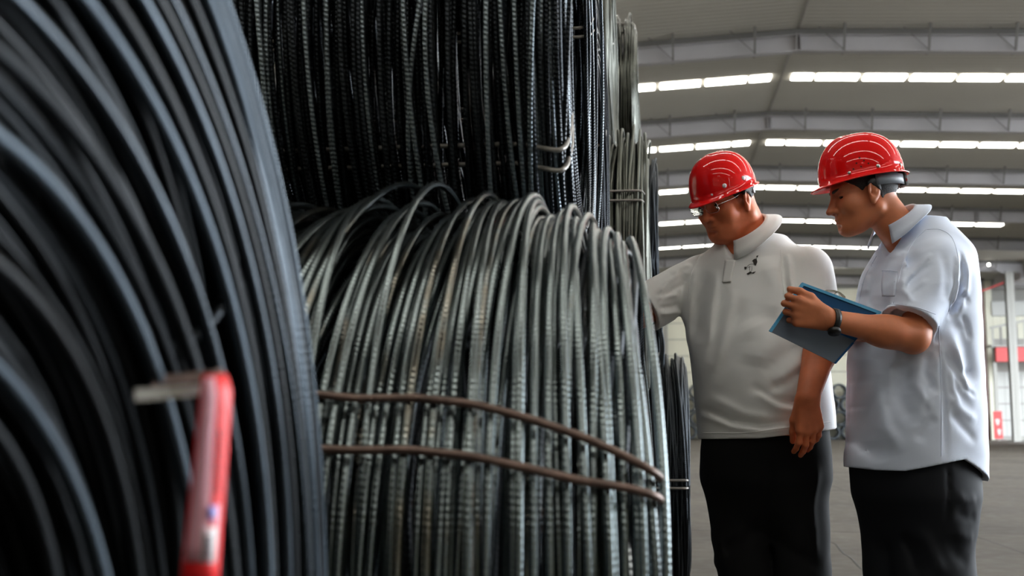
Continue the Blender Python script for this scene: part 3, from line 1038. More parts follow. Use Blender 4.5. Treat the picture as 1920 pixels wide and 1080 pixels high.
def polygonize(f, lo, hi, h, relax=1):
    """Sparse surface nets of f < 0."""
    B = 8
    lo = np.asarray(lo, float)
    nb = np.ceil((np.asarray(hi) - lo) / h / B).astype(int) + 1
    n = nb * B
    bi = np.stack(np.meshgrid(*[np.arange(k) for k in nb], indexing='ij'), -1).reshape(-1, 3)
    ctr = lo + (bi * B + (B - 1) / 2) * h
    d = f(ctr.astype(f32))
    act = np.abs(d) < B * h * 0.9 * 1.45 + 0.006
    F = np.ones(n, f32)
    Fb = F.reshape(nb[0], B, nb[1], B, nb[2], B)
    ins = bi[(~act) & (d < 0)]
    if len(ins):
        Fb[ins[:, 0], :, ins[:, 1], :, ins[:, 2], :] = -1
    ai = bi[act]
    loc = np.stack(np.meshgrid(*[np.arange(B)] * 3, indexing='ij'), -1).reshape(-1, 3)
    for s in range(0, len(ai), 600):
        blk = ai[s:s + 600]
        P = (lo + (blk[:, None, :] * B + loc[None]) * h).reshape(-1, 3).astype(f32)
        v = f(P).reshape(len(blk), B, B, B)
        Fb[blk[:, 0], :, blk[:, 1], :, blk[:, 2], :] = v
    F = Fb.reshape(n)
    S = F < 0
    cnt = np.zeros(n - 1, np.int8)
    offs = [(i, j, k) for i in (0, 1) for j in (0, 1) for k in (0, 1)]
    for (i, j, k) in offs:
        cnt += S[i:n[0] - 1 + i, j:n[1] - 1 + j, k:n[2] - 1 + k]
    cells = np.argwhere((cnt > 0) & (cnt < 8))
    cv = {o: F[cells[:, 0] + o[0], cells[:, 1] + o[1], cells[:, 2] + o[2]] for o in offs}
    acc = np.zeros((len(cells), 3)); num = np.zeros(len(cells))
    for a in offs:
        for ax in range(3):
            if a[ax] == 0:
                b_ = list(a); b_[ax] = 1; b_ = tuple(b_)
                va, vb = cv[a], cv[b_]
                m = (va < 0) != (vb < 0)
                t = np.where(m, va / np.where(np.abs(va - vb) < 1e-12, 1, va - vb), 0)
                p = np.tile(np.array(a, float), (len(cells), 1))
                p[:, ax] += t
                acc += p * m[:, None]; num += m
    V = lo + (cells + acc / num[:, None]) * h
    ids = np.full(n - 1, -1, np.int32)
    ids[cells[:, 0], cells[:, 1], cells[:, 2]] = np.arange(len(cells))
    faces = []
    for ax in range(3):
        o1, o2 = (ax + 1) % 3, (ax + 2) % 3
        sl0 = [slice(None)] * 3; sl1 = [slice(None)] * 3
        sl0[ax] = slice(0, -1); sl1[ax] = slice(1, None)
        ch = S[tuple(sl0)] != S[tuple(sl1)]
        e = np.argwhere(ch)
        ok = (e[:, o1] > 0) & (e[:, o2] > 0) & (e[:, o1] < n[o1] - 1) & (e[:, o2] < n[o2] - 1)
        e = e[ok]
        q = []
        for (d1, d2) in ((-1, -1), (0, -1), (0, 0), (-1, 0)):
            c = e.copy(); c[:, o1] += d1; c[:, o2] += d2
            q.append(ids[c[:, 0], c[:, 1], c[:, 2]])
        q = np.stack(q, 1)
        inside_first = S[e[:, 0], e[:, 1], e[:, 2]]
        q[~inside_first] = q[~inside_first][:, ::-1]
        faces.append(q)
    Fc = np.concatenate(faces)
    Fc = Fc[(Fc >= 0).all(1)]
    for _ in range(relax):
        acc = np.zeros_like(V); num = np.zeros(len(V))
        for a, b_ in ((0, 1), (1, 2), (2, 3), (3, 0)):
            np.add.at(acc, Fc[:, a], V[Fc[:, b_]]); np.add.at(num, Fc[:, a], 1)
            np.add.at(acc, Fc[:, b_], V[Fc[:, a]]); np.add.at(num, Fc[:, b_], 1)
        V = V * 0.5 + 0.5 * acc / np.maximum(num, 1)[:, None]
    return V, Fc


def loft_field(zs, cx, cy, a, b, psi, nexp=2.3):
    """Stack of superellipses; returns f(P)."""
    o = np.argsort(zs)
    zs = np.asarray(zs, float)[o]
    zz = np.linspace(zs[0], zs[-1], 160)
    T = []
    for arr in (cx, cy, a, b):
        arr = np.broadcast_to(np.asarray(arr, float), zs.shape)[o]
        v = np.interp(zz, zs, arr)
        k = np.hanning(19); k /= k.sum()
        v = np.convolve(np.pad(v, 9, mode='edge'), k, 'valid')
        T.append(v)

    def f(P):
        z = P[:, 2]
        X, Y, A, Bq = [np.interp(z, zz, t).astype(f32) for t in T]
        dx, dy = P[:, 0] - X, P[:, 1] - Y
        q1 = np.abs(dx * math.cos(psi) + dy * math.sin(psi)) / A
        q2 = np.abs(-dx * math.sin(psi) + dy * math.cos(psi)) / Bq
        k = (q1 ** nexp + q2 ** nexp) ** (1 / nexp)
        rr = np.sqrt(dx * dx + dy * dy) + 1e-6
        d = (1 - 1 / np.maximum(k, 1e-3)) * rr
        d = np.where(k < 0.3, -0.5 * np.minimum(A, Bq), d)
        d = np.maximum(d, z - zs[-1])
        return np.maximum(d, zs[0] - z)
    return f


def fold_field(strokes, D):
    """strokes: (pixel polyline, width px, height m). Heights in the picture-parallel plane of the figure."""
    S = []
    for pts, w, hgt in strokes:
        Q = np.array([J(a, c, D) for a, c in pts])[:, [0, 2]]
        S.append((Q.astype(f32), w / 2150 * D, hgt * 1.7))

    def g(P):
        p = P[:, [0, 2]]
        out = np.zeros(len(P), f32)
        for Q, w, hgt in S:
            lo_, hi_ = Q.min(0) - 3 * w, Q.max(0) + 3 * w
            m = ((p > lo_) & (p < hi_)).all(1)
            if not m.any():
                continue
            pm = p[m]
            best = np.full(len(pm), 9.0, f32); par = np.zeros(len(pm), f32)
            n = len(Q) - 1
            for i in range(n):
                ab = Q[i + 1] - Q[i]
                t = np.clip(((pm - Q[i]) @ ab) / (ab @ ab + 1e-9), 0, 1)
                d = np.linalg.norm(pm - Q[i] - t[:, None] * ab, axis=1)
                u = d < best
                best = np.where(u, d, best); par = np.where(u, (i + t) / n, par)
            out[m] += hgt * np.exp(-(best / w) ** 2) * np.clip(np.minimum(par, 1 - par) * 5, 0.0, 1)
        return out
    return g


# ---------------------------------------------------------------- head in its own frame: x forward, y left, z up, origin between the ears
def head_field(fat):
    jw = 0.052 + 0.012 * fat
    ear_R = rotz(0.34) @ rotx(-0.12)

    def side(P, y):
        Q = P.copy(); Q[:, 1] = np.abs(Q[:, 1]); return Q

    def f(P):
        Q = P.copy(); Q[:, 1] = np.abs(Q[:, 1])          # mirror
        d = ell(P, (-0.006, 0, 0.045), (0.099, 0.078 + 0.003 * fat, 0.092))
        d = smin(d, ell(P, (0.040, 0, -0.018), (0.058, 0.060 + 0.007 * fat, 0.082)), 0.02)
        d = smin(d, rc(Q, (-0.008, jw, -0.050), (0.068, 0.014, -0.090), 0.020 + 0.006 * fat, 0.016), 0.035)
        d = smin(d, ell(P, (0.081, 0, -0.089), (0.018, 0.024, 0.017)), 0.02)
        d = smin(d, ell(P, (0.050, 0, -0.070), (0.046, 0.042 + 0.008 * fat, 0.034)), 0.02)
        if fat > 0.5:
            d = smin(d, ell(P, (0.035, 0, -0.098), (0.052, 0.048, 0.026)), 0.03)      # soft double chin
        d = smin(d, ell(Q, (0.062, 0.042, -0.022), (0.026, 0.024 + 0.004 * fat, 0.028)), 0.022)   # cheek
        d = smin(d, rc(Q, (0.086, 0.004, 0.028), (0.076, 0.044, 0.030), 0.013, 0.011), 0.016)     # brow
        d = smax(d, -ell(Q, (0.103, 0.032, 0.008), (0.017, 0.017, 0.011)), 0.012)                 # socket
        d = smin(d, ell(Q, (0.077, 0.031, 0.009), (0.0135, 0.0155, 0.0115)), 0.005)               # lids over the eye
        d = smax(d, -ell(Q, (0.087, 0.035, 0.0045), (0.011, 0.0125, 0.0024)), 0.002)               # lid slit
        # nose
        d = smin(d, rc(P, (0.092, 0, 0.018), (0.114, 0, -0.024), 0.0075, 0.0095), 0.012)
        d = smin(d, ell(P, (0.118, 0, -0.029), (0.011, 0.011, 0.0095)), 0.006)
        d = smin(d, ell(Q, (0.102, 0.0125, -0.031), (0.011, 0.0075, 0.0085)), 0.006)
        d = smax(d, -ell(Q, (0.106, 0.0065, -0.040), (0.006, 0.0034, 0.004)), 0.003)
        # mouth
        d = smin(d, ell(P, (0.088, 0, -0.052), (0.014, 0.024, 0.014)), 0.012)
        d = smin(d, ell(P, (0.098, 0, -0.0565), (0.0085, 0.019, 0.0052)), 0.004)
        d = smin(d, ell(P, (0.0955, 0, -0.0670), (0.0088, 0.017, 0.0060)), 0.004)
        d = smax(d, -ell(P, (0.106, 0, -0.0615), (0.010, 0.024, 0.0013)), 0.002)
        d = smax(d, -ell(P, (0.103, 0, -0.079), (0.010, 0.018, 0.006)), 0.008)
        # ears
        E = (Q - np.array((0.006, 0.0815 + 0.004 * fat, 0.0), f32)) @ ear_R.astype(f32) / 1.14
        z0 = E[:, 2]
        ear = ell(E, (-0.002, 0.004, 0.004), (0.0195, 0.0075, 0.030))
        ear = smin(ear, ell(E, (0.004, 0.003, -0.022), (0.010, 0.006, 0.012)), 0.006)
        ear = smax(ear, -ell(E, (0.0015, 0.0125, 0.006), (0.0130, 0.0085, 0.021)), 0.004)
        ear = smin(ear, ell(E, (-0.004, 0.004, 0.004), (0.006, 0.006, 0.016)), 0.004)
        ear = smax(ear, -ell(E, (0.006, 0.008, -0.004), (0.005, 0.008, 0.006)), 0.003)
        d = smin(d, ear * 1.14, 0.004)
        return d
    return f


def frame(psi_deg, pitch_deg, roll_deg=0.0):
    """Columns: forward, left, up. psi 0 looks at the camera, 90 looks to picture-left."""
    s, t = math.radians(psi_deg), math.radians(pitch_deg)
    fh = np.array((-math.sin(s), -math.cos(s), 0.0)); lf = np.array((math.cos(s), -math.sin(s), 0.0)); up = np.array((0, 0, 1.0))
    fw = fh * math.cos(t) - up * math.sin(t)
    u = fh * math.sin(t) + up * math.cos(t)
    r = math.radians(roll_deg)
    l2 = lf * math.cos(r) + u * math.sin(r)
    u2 = -lf * math.sin(r) + u * math.cos(r)
    return np.stack([fw, l2, u2], 1)


def hand_field(W, d, n, thumb_side, sc_, curls, spread=0.06, thumb=None):
    """W wrist, d towards the fingers, n palm normal, thumb_side = +1/-1 times cross(d, n)."""
    d = np.asarray(d, float); d /= np.linalg.norm(d)
    n = np.asarray(n, float); n -= d * (d @ n); n /= np.linalg.norm(n)
    s = np.cross(d, n) * thumb_side
    W = np.asarray(W, float)
    pr = []
    offs = (0.031, 0.0105, -0.0105, -0.030)
    lens = (0.074, 0.082, 0.076, 0.060)
    rad = (0.0092, 0.0095, 0.0090, 0.0080)
    reach = (0.088, 0.092, 0.087, 0.079)
    for i in range(4):
        k = W + sc_ * (d * reach[i] + s * offs[i] - n * 0.002)
        pr.append(('p', W + sc_ * (s * offs[i] * 0.55 + d * 0.008), k, 0.0165 * sc_, 0.0125 * sc_))
        p = k
        ang = 0.0
        sd = s * spread * (1.5 - i)
        for j, fr_ in enumerate((0.46, 0.30, 0.24)):
            ang += math.radians(curls[i][j])
            dv = d * math.cos(ang) + n * math.sin(ang) + sd * (math.cos(ang))
            dv /= np.linalg.norm(dv)
            q = p + dv * lens[i] * fr_ * sc_
            pr.append(('f', p, q, rad[i] * sc_ * (1 - 0.07 * j), rad[i] * sc_ * (1 - 0.07 * (j + 1))))
            p = q
    t0 = W + sc_ * (d * 0.022 + s * 0.022 + n * 0.006)
    tv = thumb if thumb is not None else ((0.62, 0.72, 0.30), (0.9, 0.30, 0.30), (0.95, 0.0, 0.30))
    p = t0
    for j, (L, r0, r1) in enumerate(((0.042, 0.0165, 0.0125), (0.034, 0.0118, 0.0108), (0.028, 0.0105, 0.0085))):
        v = d * tv[j][0] + s * tv[j][1] + n * tv[j][2]
        v /= np.linalg.norm(v)
        q = p + v * L * sc_
        pr.append(('t' if j else 'p', p, q, r0 * sc_, r1 * sc_))
        p = q
    allp = np.array([x for q in pr for x in (q[1], q[2])])
    c = allp.mean(0); R = np.linalg.norm(allp - c, axis=1).max() + 0.02

    def f(P, dist_in):
        m = np.linalg.norm(P - c.astype(f32), axis=1) < R + 0.03
        out = dist_in.copy()
        if not m.any():
            return out
        Q = P[m]
        palm = None
        fing = []
        cur = None
        for (t, a, b_, ra, rb) in pr:
            dd = rc(Q, a, b_, ra, rb)
            if t == 'p':
                palm = dd if palm is None else smin(palm, dd, 0.012 * sc_)
            else:
                fing.append(dd)
        # each finger is one chain; chains meet the palm smoothly but stay apart from each other
        res = palm
        for i in range(4):
            ch = smin(smin(fing[3 * i], fing[3 * i + 1], 0.005), fing[3 * i + 2], 0.004)
            res = smin(res, ch, 0.0055)
        th = smin(fing[12], fing[13], 0.005)
        res = smin(res, th, 0.008)
        out[m] = smin(dist_in[m], res, 0.016)
        return out
    return f, allp


class Person:
    def __init__(self, base, label):
        self.base = np.asarray(base, float)
        w = rotz(YAW) @ self.base
        self.root = empty('person', tuple(w), label, 'person', rz=YAW)

    def add(self, name, V, F, mat, parent=None, **kw):
        par = parent if parent is not None else self.root
        return new_obj(name, mesh_np(name, np.asarray(V) - self.base, F), par, mat, **kw)


def project(bvh, px, py, off=0.0, shift=None):
    """First point of a mesh (figure frame) met by the sight line through a picture point, moved off its surface."""
    o = np.array([0, 0, CAM_Z]); d = J(px, py, 1.0) - o
    hit = bvh.ray_cast(Vector(o), Vector(d / np.linalg.norm(d)))
    if hit[0] is None:
        return None
    nrm = np.array(hit[1])
    if nrm @ d > 0:
        nrm = -nrm
    return np.array(hit[0]) + nrm * off


def patch(person, bvh, rows, name, mat, parent, off=0.002, th=0.002, n=(14, 6), **kw):
    """Cloth patch laid on a garment: rows = [(left px, right px, y)] in the picture."""
    ys = np.linspace(rows[0][2], rows[-1][2], n[0])
    V, last = [], None
    for y in ys:
        l = np.interp(y, [r[2] for r in rows], [r[0] for r in rows]); r_ = np.interp(y, [r[2] for r in rows], [r[1] for r in rows])
        for x in np.linspace(l, r_, n[1]):
            p = project(bvh, x, y, off)
            last = p if p is not None else last
            V.append(last)
    F = [(i * n[1] + j, i * n[1] + j + 1, (i + 1) * n[1] + j + 1, (i + 1) * n[1] + j) for i in range(n[0] - 1) for j in range(n[1] - 1)]
    o = person.add(name, V, F, mat, parent, **kw)
    s = o.modifiers.new('thickness', 'SOLIDIFY'); s.thickness = th; s.offset = 0
    return o


def seam(person, bvh, pts, name, mat, parent, r=0.0016, off=0.0005, n=40):
    S = smooth_path(np.array([(a, c, 0) for a, c in pts], float), n)
    P = [project(bvh, p[0], p[1], off) for p in S]
    P = [p for p in P if p is not None]
    keep = [P[0]]
    for p in P[1:]:
        if np.linalg.norm(p - keep[-1]) < 0.05:
            keep.append(p)
    if len(keep) < 3:
        return None
    v, f, u = tube(keep, r, 6)
    return person.add(name, v, f, mat, parent)


def collar_mesh(C, Fv, Lv, Uv, r, stand, flare, drop, open_deg, n=48, tip=0.03, rf=1.0):
    """Fold-over collar: ring round the neck, open at the front."""
    V = []
    phis = np.linspace(math.radians(open_deg), 2 * math.pi - math.radians(open_deg), n)
    for ph in phis:
        e = Fv * math.cos(ph) * rf + Lv * math.sin(ph)
        front = max(0.0, math.cos(ph)) ** 1.5
        fl = flare + tip * 0.55 * front
        dp = drop + tip * front
        for (rr, hh) in ((0.0, -0.012), (0.001, 0.0), (0.002, stand * 0.6), (0.0035, stand), (0.0075, stand + 0.002), (0.012, stand - 0.004), (0.012 + fl * 0.5, stand - 0.004 - dp * 0.5), (0.012 + fl, stand - 0.004 - dp)):
            V.append(C + e * (r + rr) + Uv * hh)
    m = 8
    F = [(i * m + j, (i + 1) * m + j, (i + 1) * m + j + 1, i * m + j + 1) for i in range(n - 1) for j in range(m - 1)]
    return np.array(V), F


def helmet(name, HC, HR, s, label, rivet_mat, rivets, holes, band_mat, band, dial):
    """Hard hat built in the head frame: shell with flared brim and peak, rivets, suspension band."""
    # shell grid
    n, m = 72, 26
    A_f, A_b, Bw, H, z0 = 0.128, 0.122, 0.1035, 0.137, 0.040
    V = []
    for i in range(n):
        t = 2 * math.pi * i / n
        c, si = math.cos(t), math.sin(t)
        ax = A_f if c > 0 else A_b
        for j in range(m):
            if j < m - 6:
                u = j / (m - 7)
                el_ = u * math.pi / 2
                rr = math.cos(math.pi / 2 - el_) ** 0.86 if el_ > 0 else 0.0
                hh = math.cos(el_) ** 0.80 if u < 1 else 0.0
                x, y_, z = ax * rr * c, Bw * rr * si, z0 + H * hh
                z += 0.004 * math.exp(-(y_ / 0.013) ** 2) * rr * (1 - rr) * 4      # soft crown ridge
            else:
                k = (j - (m - 7)) / 6
                peak = max(0.0, c) ** 3
                out = (0.008 + 0.022 * peak + 0.006 * max(0.0, -c) ** 2) * k
                rr = 1.0
                x, y_ = (ax + out) * c, (Bw + 0.007 * k) * si
                z = z0 - 0.008 * k - 0.007 * peak * k + 0.002
            # the rim dips towards the front
            V.append((x, y_, z - 0.006 * max(0, c) * (1 if j >= m - 7 else (j / (m - 7)) ** 2) + 0.004 * max(0, -c) * (j / m)))
    V = np.array(V)
    F = [(i * m + j, i * m + j + 1, ((i + 1) % n) * m + j + 1, ((i + 1) % n) * m + j) for i in range(n) for j in range(m - 1)]
    to = lambda q: (np.asarray(q, float) * s) @ HR.T
    Wc = rotz(YAW) @ HC
    root = empty('safety_helmet', tuple(Wc), label, 'helmet', rz=YAW)
    sh = new_obj('shell', mesh_np('shell', to(V), F), root, M['helmet'])
    md = sh.modifiers.new('thickness', 'SOLIDIFY'); md.thickness = 0.0032; md.offset = -1

    def on_shell(az, hz):
        """point and normal on the dome at azimuth az (deg, 0 front, 90 left) and fraction hz of its height"""
        t = math.radians(az); c, si = math.cos(t), math.sin(t)
        ax = A_f if c > 0 else A_b
        ce = hz ** (1 / 0.80); el_ = math.acos(min(1, ce))
        rr = math.sin(el_) ** 0.86
        p = np.array((ax * rr * c, Bw * rr * si, z0 + H * hz - 0.008 * max(0, c) * rr))
        nn = np.array((c / ax, si / Bw, 0.35 * hz / H + 0.02)); nn /= np.linalg.norm(nn)
        return p, nn
    for (az, hz, r) in rivets:
        p, nn = on_shell(az, hz)
        R = Vector(nn).to_track_quat('Z', 'Y').to_matrix()
        R = np.array(R)
        v, fc = [], []
        k1, k2 = 12, 4
        for a in range(k2 + 1):
            e = a / k2 * math.pi / 2
            for b_ in range(k1):
                w = 2 * math.pi * b_ / k1
                v.append(p + R @ np.array((r * math.sin(e) * math.cos(w), r * math.sin(e) * math.sin(w), 0.45 * r * math.cos(e))))
        for a in range(k2):
            for b_ in range(k1):
                fc.append((a * k1 + b_, (a + 1) * k1 + b_, (a + 1) * k1 + (b_ + 1) % k1, a * k1 + (b_ + 1) % k1))
        new_obj('rivet', mesh_np('rivet', to(np.array(v)), fc), root, rivet_mat)
    for (az, hz) in holes:
        p, nn = on_shell(az, hz)
        R = np.array(Vector(nn).to_track_quat('Z', 'Y').to_matrix())
        v = [p + R @ np.array((0.0027 * math.cos(w), 0.0027 * math.sin(w), 0.0004)) for w in np.linspace(0, 2 * math.pi, 10, endpoint=False)]
        v2 = [q - R @ np.array((0, 0, 0.004)) for q in v]
        mb = MB(); mb.poly(to(np.array(v)))
        for k in range(10):
            mb.poly([to(v[k]), to(v2[k]), to(v2[(k + 1) % 10]), to(v[(k + 1) % 10])])
        mb.build('vent_hole', M['helmet_hole'], root)
    # suspension band round the back of the head
    (a0, a1, zt, zb, rx, ry) = band
    V, F = [], []
    ts = np.radians(np.linspace(a0, a1, 40))
    for t in ts:
        for z in (zt, zb):
            V.append((rx * math.cos(t), ry * math.sin(t), z))
    F = [(2 * i, 2 * i + 1, 2 * i + 3, 2 * i + 2) for i in range(len(ts) - 1)]
    o = new_obj('headband', mesh_np('headband', to(np.array(V)), F), root, band_mat)
    md = o.modifiers.new('thickness', 'SOLIDIFY'); md.thickness = 0.003; md.offset = 1
    if dial:
        zc = (zt + zb) / 2
        bx = MB().box((-rx - 0.012, -0.020, zb - 0.003), (-rx + 0.002, 0.020, zt + 0.004))
        bx.v = [tuple(to(q)) for q in bx.v]
        bl = bx.build('ratchet_box', M['headband_pale'], root, bevel=0.002)
        for sgn in (-1, 1):
            bx = MB().box((-rx + 0.000, sgn * 0.030 - 0.006, zb - 0.003), (-rx + 0.016, sgn * 0.030 + 0.006, zt + 0.006))
            bx.v = [tuple(to(q)) for q in bx.v]
            bx.build('buckle', M['black_plastic'], root, bevel=0.001)
            w = np.linspace(0, 2 * math.pi, 14, endpoint=False)
            mb = MB()
            ring_ = [np.array((-rx - 0.005 + 0.006 * math.cos(q), sgn * 0.0205, zc + 0.006 * math.sin(q))) for q in w]
            mb.poly([to(q) for q in ring_])
            mb.build('red_dial', M['red_steel'], root)
    return root

# ================================================================== THE MAN IN THE WHITE POLO SHIRT (left)
DA = 3.70
jA = lambda px, py, dy=0.0: J(px, py, DA + dy)


def zA(py):
    return J(1430, py, DA)[2]


def build_man_a():
    base = np.array([J(1440, 1000, DA)[0], DA, 0.0])
    P = Person(base, 'man in white polo shirt, red helmet and glasses reaching to the coils')
    HS = 1.0
    HC = jA(1364, 380, -0.04)
    HR = frame(55, 20, 0)
    head = head_field(1.0)
    psi = math.radians(27)
    # torso stations: picture row, centre px, half width, half depth, depth offset
    st = [(905, 1436, 0.205, 0.150, 0.0), (820, 1437, 0.213, 0.172, -0.01), (760, 1431, 0.214, 0.180, -0.015), (700, 1424, 0.214, 0.182, -0.015), (650, 1418, 0.211, 0.175, -0.012),
          (600, 1414, 0.210, 0.160, -0.005), (550, 1411, 0.208, 0.145, 0.0), (510, 1411, 0.196, 0.130, 0.0), (480, 1411, 0.165, 0.112, 0.0), (455, 1411, 0.120, 0.090, -0.005), (438, 1411, 0.085, 0.078, -0.01)]
    zs = [zA(s[0]) for s in st]
    cx = [jA(s[1], s[0])[0] for s in st]
    cy = [DA + s[4] for s in st]
    aa = [s[2] for s in st]; bb = [s[3] for s in st]
    torso = loft_field(zs, cx, cy, aa, bb, -psi + 0.0, 2.25)
    core = loft_field(zs, cx, cy, [v * 0.86 for v in aa], [v * 0.86 for v in bb], -psi, 2.2)
    shL, elL, wrL = jA(1514, 508, -0.10), jA(1536, 664, -0.20), jA(1514, 746, -0.275)
    shR, elR, wrR = jA(1312, 524, 0.085), jA(1196, 588, 0.02), jA(1172, 530, 0.07)
    hand1, hp1 = hand_field(wrL, np.array((0.05, 0.05, -1.0)), np.array((-0.25, 1.0, -0.1)), 1.0 if np.cross((0, 0, -1), (0, 1, 0))[0] < 0 else -1.0, 1.08,
                            [(16, 26, 14), (16, 24, 14), (18, 26, 14), (20, 28, 16)], 0.02, ((0.90, 0.30, 0.30), (0.97, 0.0, 0.30), (0.97, -0.10, 0.40)))
    dR = (jA(1144, 500, 0.11) - wrR)
    hand2, hp2 = hand_field(wrR, dR, np.array((-0.5, 0.5, -0.3)), 1.0, 1.05, [(25, 35, 25)] * 4, 0.05)

    def body(Q):
        d = core(Q)
        d = np.maximum(np.maximum(d, zA(860) - Q[:, 2]), Q[:, 2] - zA(466))
        hq = ((Q - HC.astype(f32)) @ HR.astype(f32)) / HS
        m = np.linalg.norm(hq, axis=1) < 0.26
        neck = rc(Q, HC + HR @ np.array((-0.030, 0, -0.035)), jA(1408, 462, 0.0), 0.068, 0.076)
        d = smin(d, neck, 0.03)
        if m.any():
            hd = head(hq[m]) * HS
            d[m] = smin(d[m], hd, 0.022)
        d = smin(d, smin(rc(Q, shL, elL, 0.062, 0.047), rc(Q, elL, wrL, 0.049, 0.034), 0.02), 0.03)
        d = smin(d, smin(rc(Q, shR, elR, 0.062, 0.047), rc(Q, elR, wrR, 0.047, 0.033), 0.02), 0.03)
        d = hand1(Q, d)
        d = hand2(Q, d)
        return d
    allp = np.concatenate([hp1, hp2, [shL, shR, HC + (0, 0, 0.16), HC - (0.14, 0.14, 0), jA(1436, 870, -0.19), jA(1436, 870, 0.19)]])
    V, F = polygonize(body, allp.min(0) - 0.06, allp.max(0) + 0.06, 0.0032, 1)
    body_o = P.add('body', V, F, M['skin_a'], label='tanned skin of face, neck and arms')

    # -- polo shirt
    S = [  # creases: pixel polyline, width, height
        ([(1300, 500), (1290, 540), (1287, 590)], 9, -0.010), ([(1318, 490), (1305, 540), (1300, 600), (1302, 680)], 8, 0.006), ([(1338, 500), (1322, 560), (1318, 640)], 8, -0.005),
        ([(1352, 500), (1340, 570), (1330, 650)], 8, 0.005), ([(1366, 535), (1350, 600), (1335, 680)], 9, -0.0045), ([(1380, 540), (1362, 610), (1340, 700)], 9, 0.004),
        ([(1395, 560), (1370, 640), (1345, 720)], 10, -0.0035),
        ([(1290, 500), (1262, 520), (1240, 545)], 5, 0.005), ([(1298, 520), (1270, 535), (1242, 560)], 5, -0.005), ([(1288, 545), (1262, 548), (1236, 556)], 5, 0.005), ([(1290, 560), (1266, 568), (1240, 572)], 5, -0.005),
        ([(1292, 575), (1270, 580), (1246, 584)], 5, 0.005), ([(1310, 480), (1290, 490), (1272, 505)], 5, 0.004),
        ([(1468, 476), (1466, 520), (1472, 570), (1480, 600)], 6, -0.007), ([(1476, 476), (1476, 525), (1482, 580)], 5, 0.006),
        ([(1500, 560), (1498, 600), (1494, 640)], 10, -0.006), ([(1515, 540), (1512, 590), (1520, 640)], 8, 0.004), ([(1540, 540), (1540, 590), (1548, 640)], 8, -0.004),
        ([(1500, 610), (1470, 660), (1420, 700)], 16, -0.004), ([(1505, 640), (1480, 690), (1440, 720)], 12, 0.004), ([(1500, 690), (1470, 715), (1430, 735)], 8, -0.005),
        ([(1320, 760), (1370, 790), (1420, 800), (1490, 785)], 7, -0.005), ([(1320, 775), (1370, 800), (1430, 808), (1490, 797)], 6, 0.004), ([(1330, 740), (1390, 775), (1440, 785)], 8, 0.003),
        ([(1400, 720), (1440, 750), (1490, 760)], 8, -0.004), ([(1410, 735), (1450, 765), (1485, 772)], 7, 0.004),
        ([(1440, 480), (1452, 540), (1440, 600)], 20, 0.006), ([(1400, 600), (1420, 640), (1410, 690)], 26, 0.006),
    ]
    folds = fold_field(S, DA - 0.14)
    hem_x = [jA(1290, 825)[0], jA(1313, 824)[0], jA(1400, 822)[0], jA(1480, 812)[0], jA(1562, 802)[0], jA(1600, 800)[0]]
    hem_z = [jA(1400, q, -0.15)[2] for q in (825, 824, 822, 812, 803, 803)]
    capL = (shL, jA(1536, 646, -0.19)); capR = (shR + np.array((0, 0, 0.004)), jA(1208, 580, 0.03))

    def shirt(Q):
        d = torso(Q) - 0.004
        d = np.maximum(d, Q[:, 2] - zA(446))
        sl = rc(Q, capL[0], capL[1], 0.080, 0.080)
        sr = rc(Q, capR[0], capR[1], 0.077, 0.080)
        # sleeve ends cut square to the arm
        for which, (a, b_) in (('l', capL), ('r', capR)):
            ax = (b_ - a) / np.linalg.norm(b_ - a)
            cut = (Q - b_.astype(f32)) @ ax.astype(f32)
            inner = np.maximum(rc(Q, a, b_ + ax * 0.06, 0.060, 0.060), -cut - 0.04)
            if which == 'l':
                sl = np.maximum(np.maximum(sl, cut), -inner)
            else:
                sr = np.maximum(np.maximum(sr, cut), -inner)
        d = smin(d, sl, 0.035)
        d = smin(d, sr, 0.04)
        front = np.clip((DA + 0.10 - Q[:, 1]) / 0.06, 0, 1)
        d = d - folds(Q) * front
        d = d + 0.0012 * np.sin(Q[:, 0] * 34 + 3 * np.sin(Q[:, 2] * 13)) * np.sin(Q[:, 2] * 21 + 2)
        hz = np.interp(Q[:, 0], hem_x, hem_z).astype(f32)
        hollow = np.maximum(torso(Q) + 0.018, Q[:, 2] - hz - 0.05)
        d = np.maximum(d, hz - Q[:, 2])
        d = np.maximum(d, -hollow)
        # neck opening
        nk = rc(Q, jA(1366, 476, -0.13), jA(1402, 420, -0.02), 0.026, 0.070)
        d = np.maximum(d, -nk)
        return d
    lo = np.array([jA(1200, 600)[0], DA - 0.32, zA(840)]); hi = np.array([jA(1580, 600)[0], DA + 0.30, zA(430)])
    V, F = polygonize(shirt, lo, hi, 0.0038, 1)
    polo = P.add('polo_shirt', V, F, M['polo'], label='white short-sleeved polo shirt')
    bvh = BVHTree.FromPolygons([tuple(v) for v in V], [tuple(int(i) for i in q) for q in F])
    # collar
    fr_ = frame(55, 38)
    C = jA(1401, 443, -0.02)
    Vc, Fc = collar_mesh(C, fr_[:, 0], fr_[:, 1], fr_[:, 2], 0.074, 0.028, 0.036, 0.024, 14, tip=0.014, rf=1.04)
    o = P.add('collar', Vc, Fc, M['polo'], polo)
    md = o.modifiers.new('thickness', 'SOLIDIFY'); md.thickness = 0.003
    patch(P, bvh, [(1360, 1379, 488), (1354, 1371, 530)], 'placket', M['polo'], polo, 0.0015, 0.0022)
    seam(P, bvh, [(1354, 529), (1362, 530), (1371, 528)], 'placket_seam', M['girt'], polo, 0.0007, 0.004, 12)
    seam(P, bvh, [(1318, 812), (1400, 811), (1480, 801), (1556, 791)], 'hem_seam', M['polo'], polo, 0.0013, 0.0006)
    seam(P, bvh, [(1464, 470), (1466, 520), (1473, 570), (1484, 612)], 'armhole_seam', M['polo'], polo, 0.0014, 0.0006)
